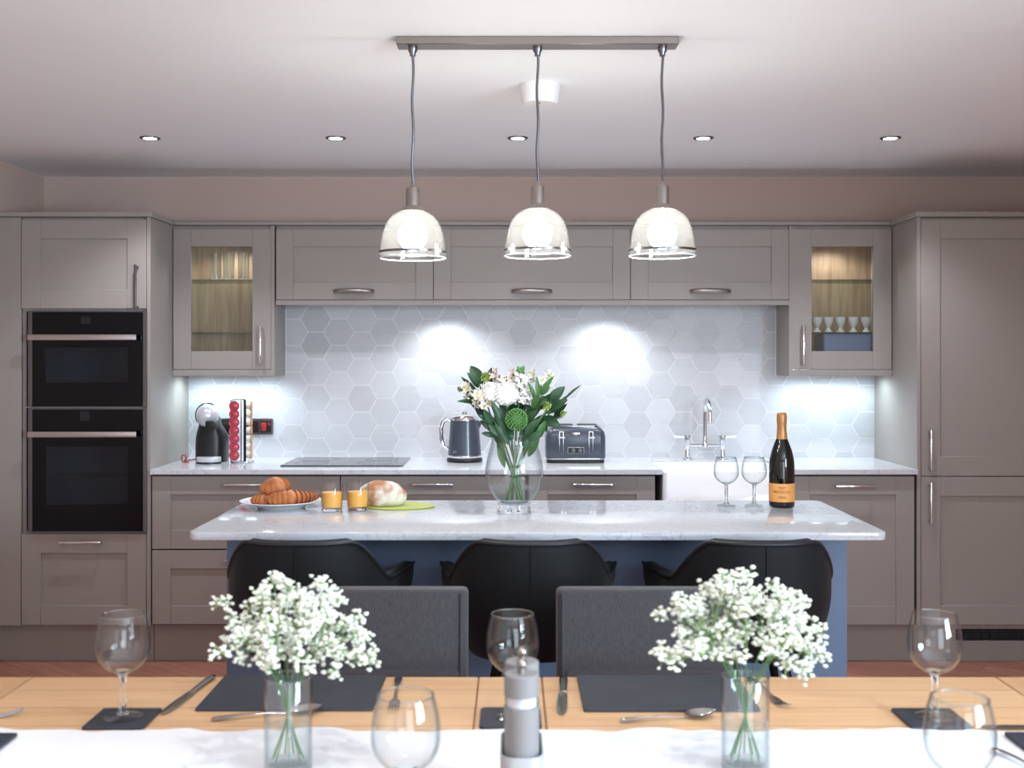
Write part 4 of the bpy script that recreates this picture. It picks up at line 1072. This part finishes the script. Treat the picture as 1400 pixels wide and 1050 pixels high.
b=MB(); ring=[(-.006+.060*math.cos(a),-.035,.238+.062*math.sin(a)) for a in [R(60+150*k/20) for k in range(21)]]; b.tube(ring,.005,8); b.build('lever','coffee_black',t)
b=MB(); b.lathe([(0,.008),(.060,.008),(.062,.012),(.062,.030),(.058,.033),(0,.033)],(.012,-.082,0),40,sy=.8); b.build('drip_tray','coffee_silver',t)
b=MB(); b.lathe([(0,0),(.064,0),(.064,.0075),(0,.0075)],(.012,-.082,0),40,sy=.8); b.build('tray_base','coffee_black',t)
# sockets
def socket(label,cx,cz,w=.147):
    t=thing('power_socket',label,'socket',(cx,YB-.0095,cz))
    MB().rrect(-w/2,w/2,-.043,.043,0,.009,.008,.002).xf(Matrix.Rotation(R(90),4,'X')).build('face_plate','dark_steel',t)
    b=MB()
    for s in (-1,1): b.box(s*w*.24-.028,s*w*.24+.028,-.0105,-.0088,-.032,.030,.001)
    b.build('insert','black_plastic',t)
    for s in (-1,1): MB().box(s*w*.36-.006,s*w*.36+.006,-.013,-.0105,.006,.022,.001).build('switch','red_plastic' if s==1 else 'black_plastic',t)
    return t
sz=CH+(490-583)/256
socket('dark double power socket on the tiles behind the coffee machine',-1.555,sz); socket('dark double power socket on the tiles right of the capsule rack',-1.345,sz,.140)
t=thing('power_plug','black power plug with red cord in the socket behind the coffee machine','plug',(-1.515,YB-.03,sz))
MB().box(-.024,.024,-.03,.0085,-.028,.024,.006,2).build('plug_body','black_plastic',t)
b=MB(); b.tube([(0,-.02,-.028),(-.008,-.022,-.06),(-.035,-.04,-.095),(-.06,-.05,-.13),(-.07,-.05,-.158),(-.10,-.06,-.1635),(-.14,-.10,-.1635),(-.165,-.17,-.1635),(-.160,-.235,-.1635),(-.150,-.255,-.158),(-.140,-.262,-.145),(-.146,-.262,-.128),(-.160,-.262,-.128),(-.166,-.262,-.145),(-.158,-.266,-.160),(-.142,-.270,-.1635),(-.125,-.275,-.1635)],.0036,8); b.build('power_cord','red_plastic',t)
t=thing('power_plug','red power plug in the right hand socket behind the capsule rack','plug',(-1.305,YB-.03,sz)); MB().box(-.024,.002,-.03,.0085,-.022,.022,.006,2).build('plug_body','red_plastic',t)
# capsule rack
t=thing('capsule_rack','chrome capsule rack of coffee pods beside the coffee machine','rack',(-1.372,5.70,KT))
b=MB(); b.lathe([(0,0),(.058,0),(.060,.004),(.058,.008),(0,.009)],(0,0,0),36); b.build('base','chrome',t)
b=MB()
for ox in (-.055,-.003,.020,): b.cyl((ox,-.02,.008),(ox,-.02,.315),.0025,n=8)
b.cyl((.008,.012,.008),(.008,.012,.318),.006,n=12); b.tube([(-.055,-.02,.315),(-.03,-.005,.32),(.008,.012,.318)],.0025,8)
b.build('rails','black_metal',t)
cap=[(0,0),(.016,0),(.019,.010),(.024,.026),(.0262,.028),(.0262,.031),(.0245,.0325),(.022,.0312),(.019,.0312),(.012,.036),(0,.038)]
cp=None
ords=('top','second from top','third from top','fourth from top','fifth from top','sixth from top','bottom')
for k in range(7):
    lab='pink coffee capsule in the left column of the rack, %s'%ords[k]
    loc=(-1.401,5.672,KT+.288-.0415*k)
    if cp is None:
        cp=tag(MB().lathe(cap,(0,0,0),24).build('coffee_capsule','capsule_pink'),lab,'capsule','pink capsules in the rack'); cp.rotation_euler=(R(90),0,0); cp.location=loc; o=cp
    else:
        o=cp.copy(); COL.objects.link(o); o.location=loc; o['label']=lab
proto=None
for k in range(7):
    lab='white capsule with copper lid in the right column of the rack, %s'%ords[k]
    loc=(-1.352,5.695,KT+.288-.0415*k)
    if proto is None:
        proto=thing('coffee_capsule',lab,'capsule',loc,0,'copper lidded capsules in the rack'); proto.rotation_euler=(0,R(90),0)
        MB().lathe([(0,0),(.014,0),(.018,.010),(.021,.022),(0,.022)],(0,0,0),24).build('cup','capsule_white',proto)
        MB().lathe([(0,.0225),(.0225,.0225),(.0225,.0275),(0,.028)],(0,0,0),24).build('lid','capsule_foil',proto)
    else:
        o=dup(proto,loc,0,lab); o.rotation_euler=(0,R(90),0)

# ------------------------------------------------------------------ ceiling fittings
PY=3.40
t=thing('pendant_light','brushed nickel ceiling bar with three hanging glass dome pendants','pendant light',(.0765,PY,2.406))
bx0,bx1=(541-700)/456,(929-700)/456
MB().box(bx0,bx1,PY-.033,PY+.033,2.406,ZC-.0005,.002).build('ceiling_bar','satin_nickel',t,world=True)
PX=[(564-700)/451,(735-700)/451,(906-700)/451]
for i,x in enumerate(PX):
    dz=-.006 if i==0 else 0
    z0=1.772+dz
    b=MB(); b.lathe([(0,2.406),(.014,2.406),(.014,2.394),(.009,2.386),(.009,2.378),(0,2.378)],(x,PY,0),16); b.build('cable_grip','dark_steel',t,world=True)
    wob=[(x+.0022*math.sin(k*1.1+i),PY,2.38+(z0+.223-2.38)*k/12) for k in range(13)]
    MB().tube(wob,.0042,8).build('cable','dark_steel',t,world=True)
    sh=MB(); R0=.1005
    prof=[(R0,0),(R0-.001,.02),(R0-.004,.045),(R0-.008,.07),(R0-.014,.09),(R0-.024,.111),(R0-.038,.127),(R0-.054,.137),(R0-.066,.141)]
    pin=[(r-.003,z-.001) for r,z in prof]
    sh.lathe(prof+[(R0-.069,.138)]+pin[::-1][1:]+[(R0,0)],(x,PY,z0),48); so=sh.build('glass_shade','pendant_glass',t,world=True,sharp=60)
    b=MB(); b.lathe([(R0+.0005,.012),(R0+.002,.012),(R0+.002,.019),(R0+.0005,.019),(R0+.0005,.012)],(x,PY,z0),48); b.build('rim_band','dark_steel',so,world=True)
    b=MB(); b.lathe([(R0-.004,-.003),(R0+.002,-.003),(R0+.002,.0),(R0-.004,.0),(R0-.004,-.003)],(x,PY,z0),48); b.build('rim','ceramic',so,world=True)
    b=MB(); b.lathe([(0,.141),(.036,.141),(.034,.146),(.022,.156),(.0215,.158),(.0215,.205),(.019,.212),(.009,.214),(.006,.224),(0,.224)],(x,PY,z0),28); b.build('lamp_holder','satin_nickel',t,world=True)
    b=MB(); b.lathe([(0,.105),(.015,.105),(.017,.136),(0,.136)],(x,PY,z0),20); b.build('bulb_socket','steel',t,world=True)
    b=MB(); b.sphere((x,PY,z0+.066),.044,(1,1,1.05),24,16); b.build('bulb','bulb',t,world=True)  # sphere enlarged to imitate the bloom around the bulb
t=thing('smoke_detector','round white smoke detector on the ceiling behind the middle pendant cable','smoke detector',((738-700)/385,3.97,ZC))
MB().lathe([(0,-.0005),(.073,-.0005),(.073,-.020),(.070,-.026)],(0,0,0),44).build('base','white_trim',t)
MB().lathe([(.0695,-.022),(.067,-.055),(.058,-.068),(0,-.071)],(0,0,0),44).build('cover','white_trim',t)
MB().lathe([(0,-.0705),(.006,-.071),(.005,-.074),(0,-.0745)],(-.005,-.03,0.001),12).build('test_button','dark_steel',t)
DL=[(205,'first from the left'),(459,'second from the left'),(708,'middle'),(961.5,'fourth from the left'),(1217.5,'rightmost')]
dl=None
for px,lb in DL:
    x=(px-700)/311; loc=(x,4.92,ZC-.0004); lab='recessed round ceiling spotlight with chrome rim, %s in the row of five'%lb
    if dl is None:
        dl=thing('downlight',lab,'ceiling light',loc,0,'recessed spotlights in the ceiling')
        MB().lathe([(.030,-.004),(.036,-.005),(.043,-.004),(.045,-.0005),(.045,0),(.030,0),(.030,-.004)],(0,0,0),36).build('rim','dark_steel',dl)
        MB().lathe([(0,-.006),(.018,-.0055),(.029,-.003),(.029,-.001),(0,-.001)],(0,0,0),30).build('lamp','downlight_led',dl)
    else: dup(dl,loc,0,lab)

# ------------------------------------------------------------------ lights
def light(name,kind,loc,power,col=(1,1,1),rot=(0,0,0),**k):
    l=bpy.data.lights.new(name,kind); l.energy=power; l.color=col
    for a,v in k.items(): setattr(l,a,v)
    o=bpy.data.objects.new(name,l); COL.objects.link(o); o.location=loc; o.rotation_euler=rot; return o
WARM=(1,.90,.80); COOL=(.80,.92,1.0); DAY=(.66,.80,1.0)
for px,_ in DL: light('downlight_and_fill_beam','SPOT',((px-700)/311,4.92,ZC-.03),41,(.87,.91,1),spot_size=R(118),spot_blend=.7,shadow_soft_size=.025)
for x in (-1.1,0,1.1): light('downlight_and_fill_beam','SPOT',(x,1.2,ZC-.03),36,(1,.97,.95),spot_size=R(118),spot_blend=.7,shadow_soft_size=.025)  # added fill spots out of view, without any ceiling fittings
for x in (-.344,.50): light('cabinet_puck_beam','SPOT',(x,5.775,1.742),15,(.86,.96,1),spot_size=R(140),spot_blend=.8,shadow_soft_size=.02)
for x,pw in ((-1.468,4.6),(1.672,4.4)):
    for dx in (-.15,0,.15): light('cabinet_strip_beam','SPOT',(x+dx,5.805,1.39),pw,(.72,.92,1),spot_size=R(165),spot_blend=.6,shadow_soft_size=.03)
for x in (-1.468,1.672): light('display_puck_beam','SPOT',(x,5.82,2.08),6.5,(1,.97,.93),spot_size=R(150),spot_blend=.6,shadow_soft_size=.02)
# daylight entering through the glazed rear openings and the side window
for w,pw in zip(RW,(20,92)): light('daylight_rear','AREA',((w[0]+w[1])/2,YR-.11,1.06),pw,(.78,.87,1),(R(90),0,0),shape='RECTANGLE',size=w[1]-w[0],size_y=2.05)
light('daylight_side','AREA',(XR+.11,(WY0+WY1)/2,(WZ0+WZ1)/2),470,(.66,.82,1),(R(90),0,R(90)),shape='RECTANGLE',size=WY1-WY0,size_y=WZ1-WZ0)
w=bpy.data.worlds.new('world'); scene.world=w; w.use_nodes=True
w.node_tree.nodes['Background'].inputs[0].default_value=(.6,.75,1,1); w.node_tree.nodes['Background'].inputs[1].default_value=.8

# ------------------------------------------------------------------ camera
cd=bpy.data.cameras.new('camera'); cam=bpy.data.objects.new('camera',cd); COL.objects.link(cam); scene.camera=cam
cd.sensor_width=36; cd.sensor_fit='HORIZONTAL'; cd.lens=36*F/1400; cd.shift_y=-(525-HZ)/1400
cam.location=(0,0,CH); cam.rotation_euler=(R(90),0,0); cd.clip_start=.05
cd.dof.use_dof=True; cd.dof.focus_distance=4.3; cd.dof.aperture_fstop=4.5
scene.view_settings.view_transform='Standard'; scene.view_settings.look='None'; scene.view_settings.gamma=1; scene.view_settings.use_curve_mapping=False
scene.view_settings.exposure=-0.04
c=scene.cycles; c.max_bounces=10; c.transparent_max_bounces=32; c.caustics_reflective=False; c.caustics_refractive=False; c.sample_clamp_indirect=8
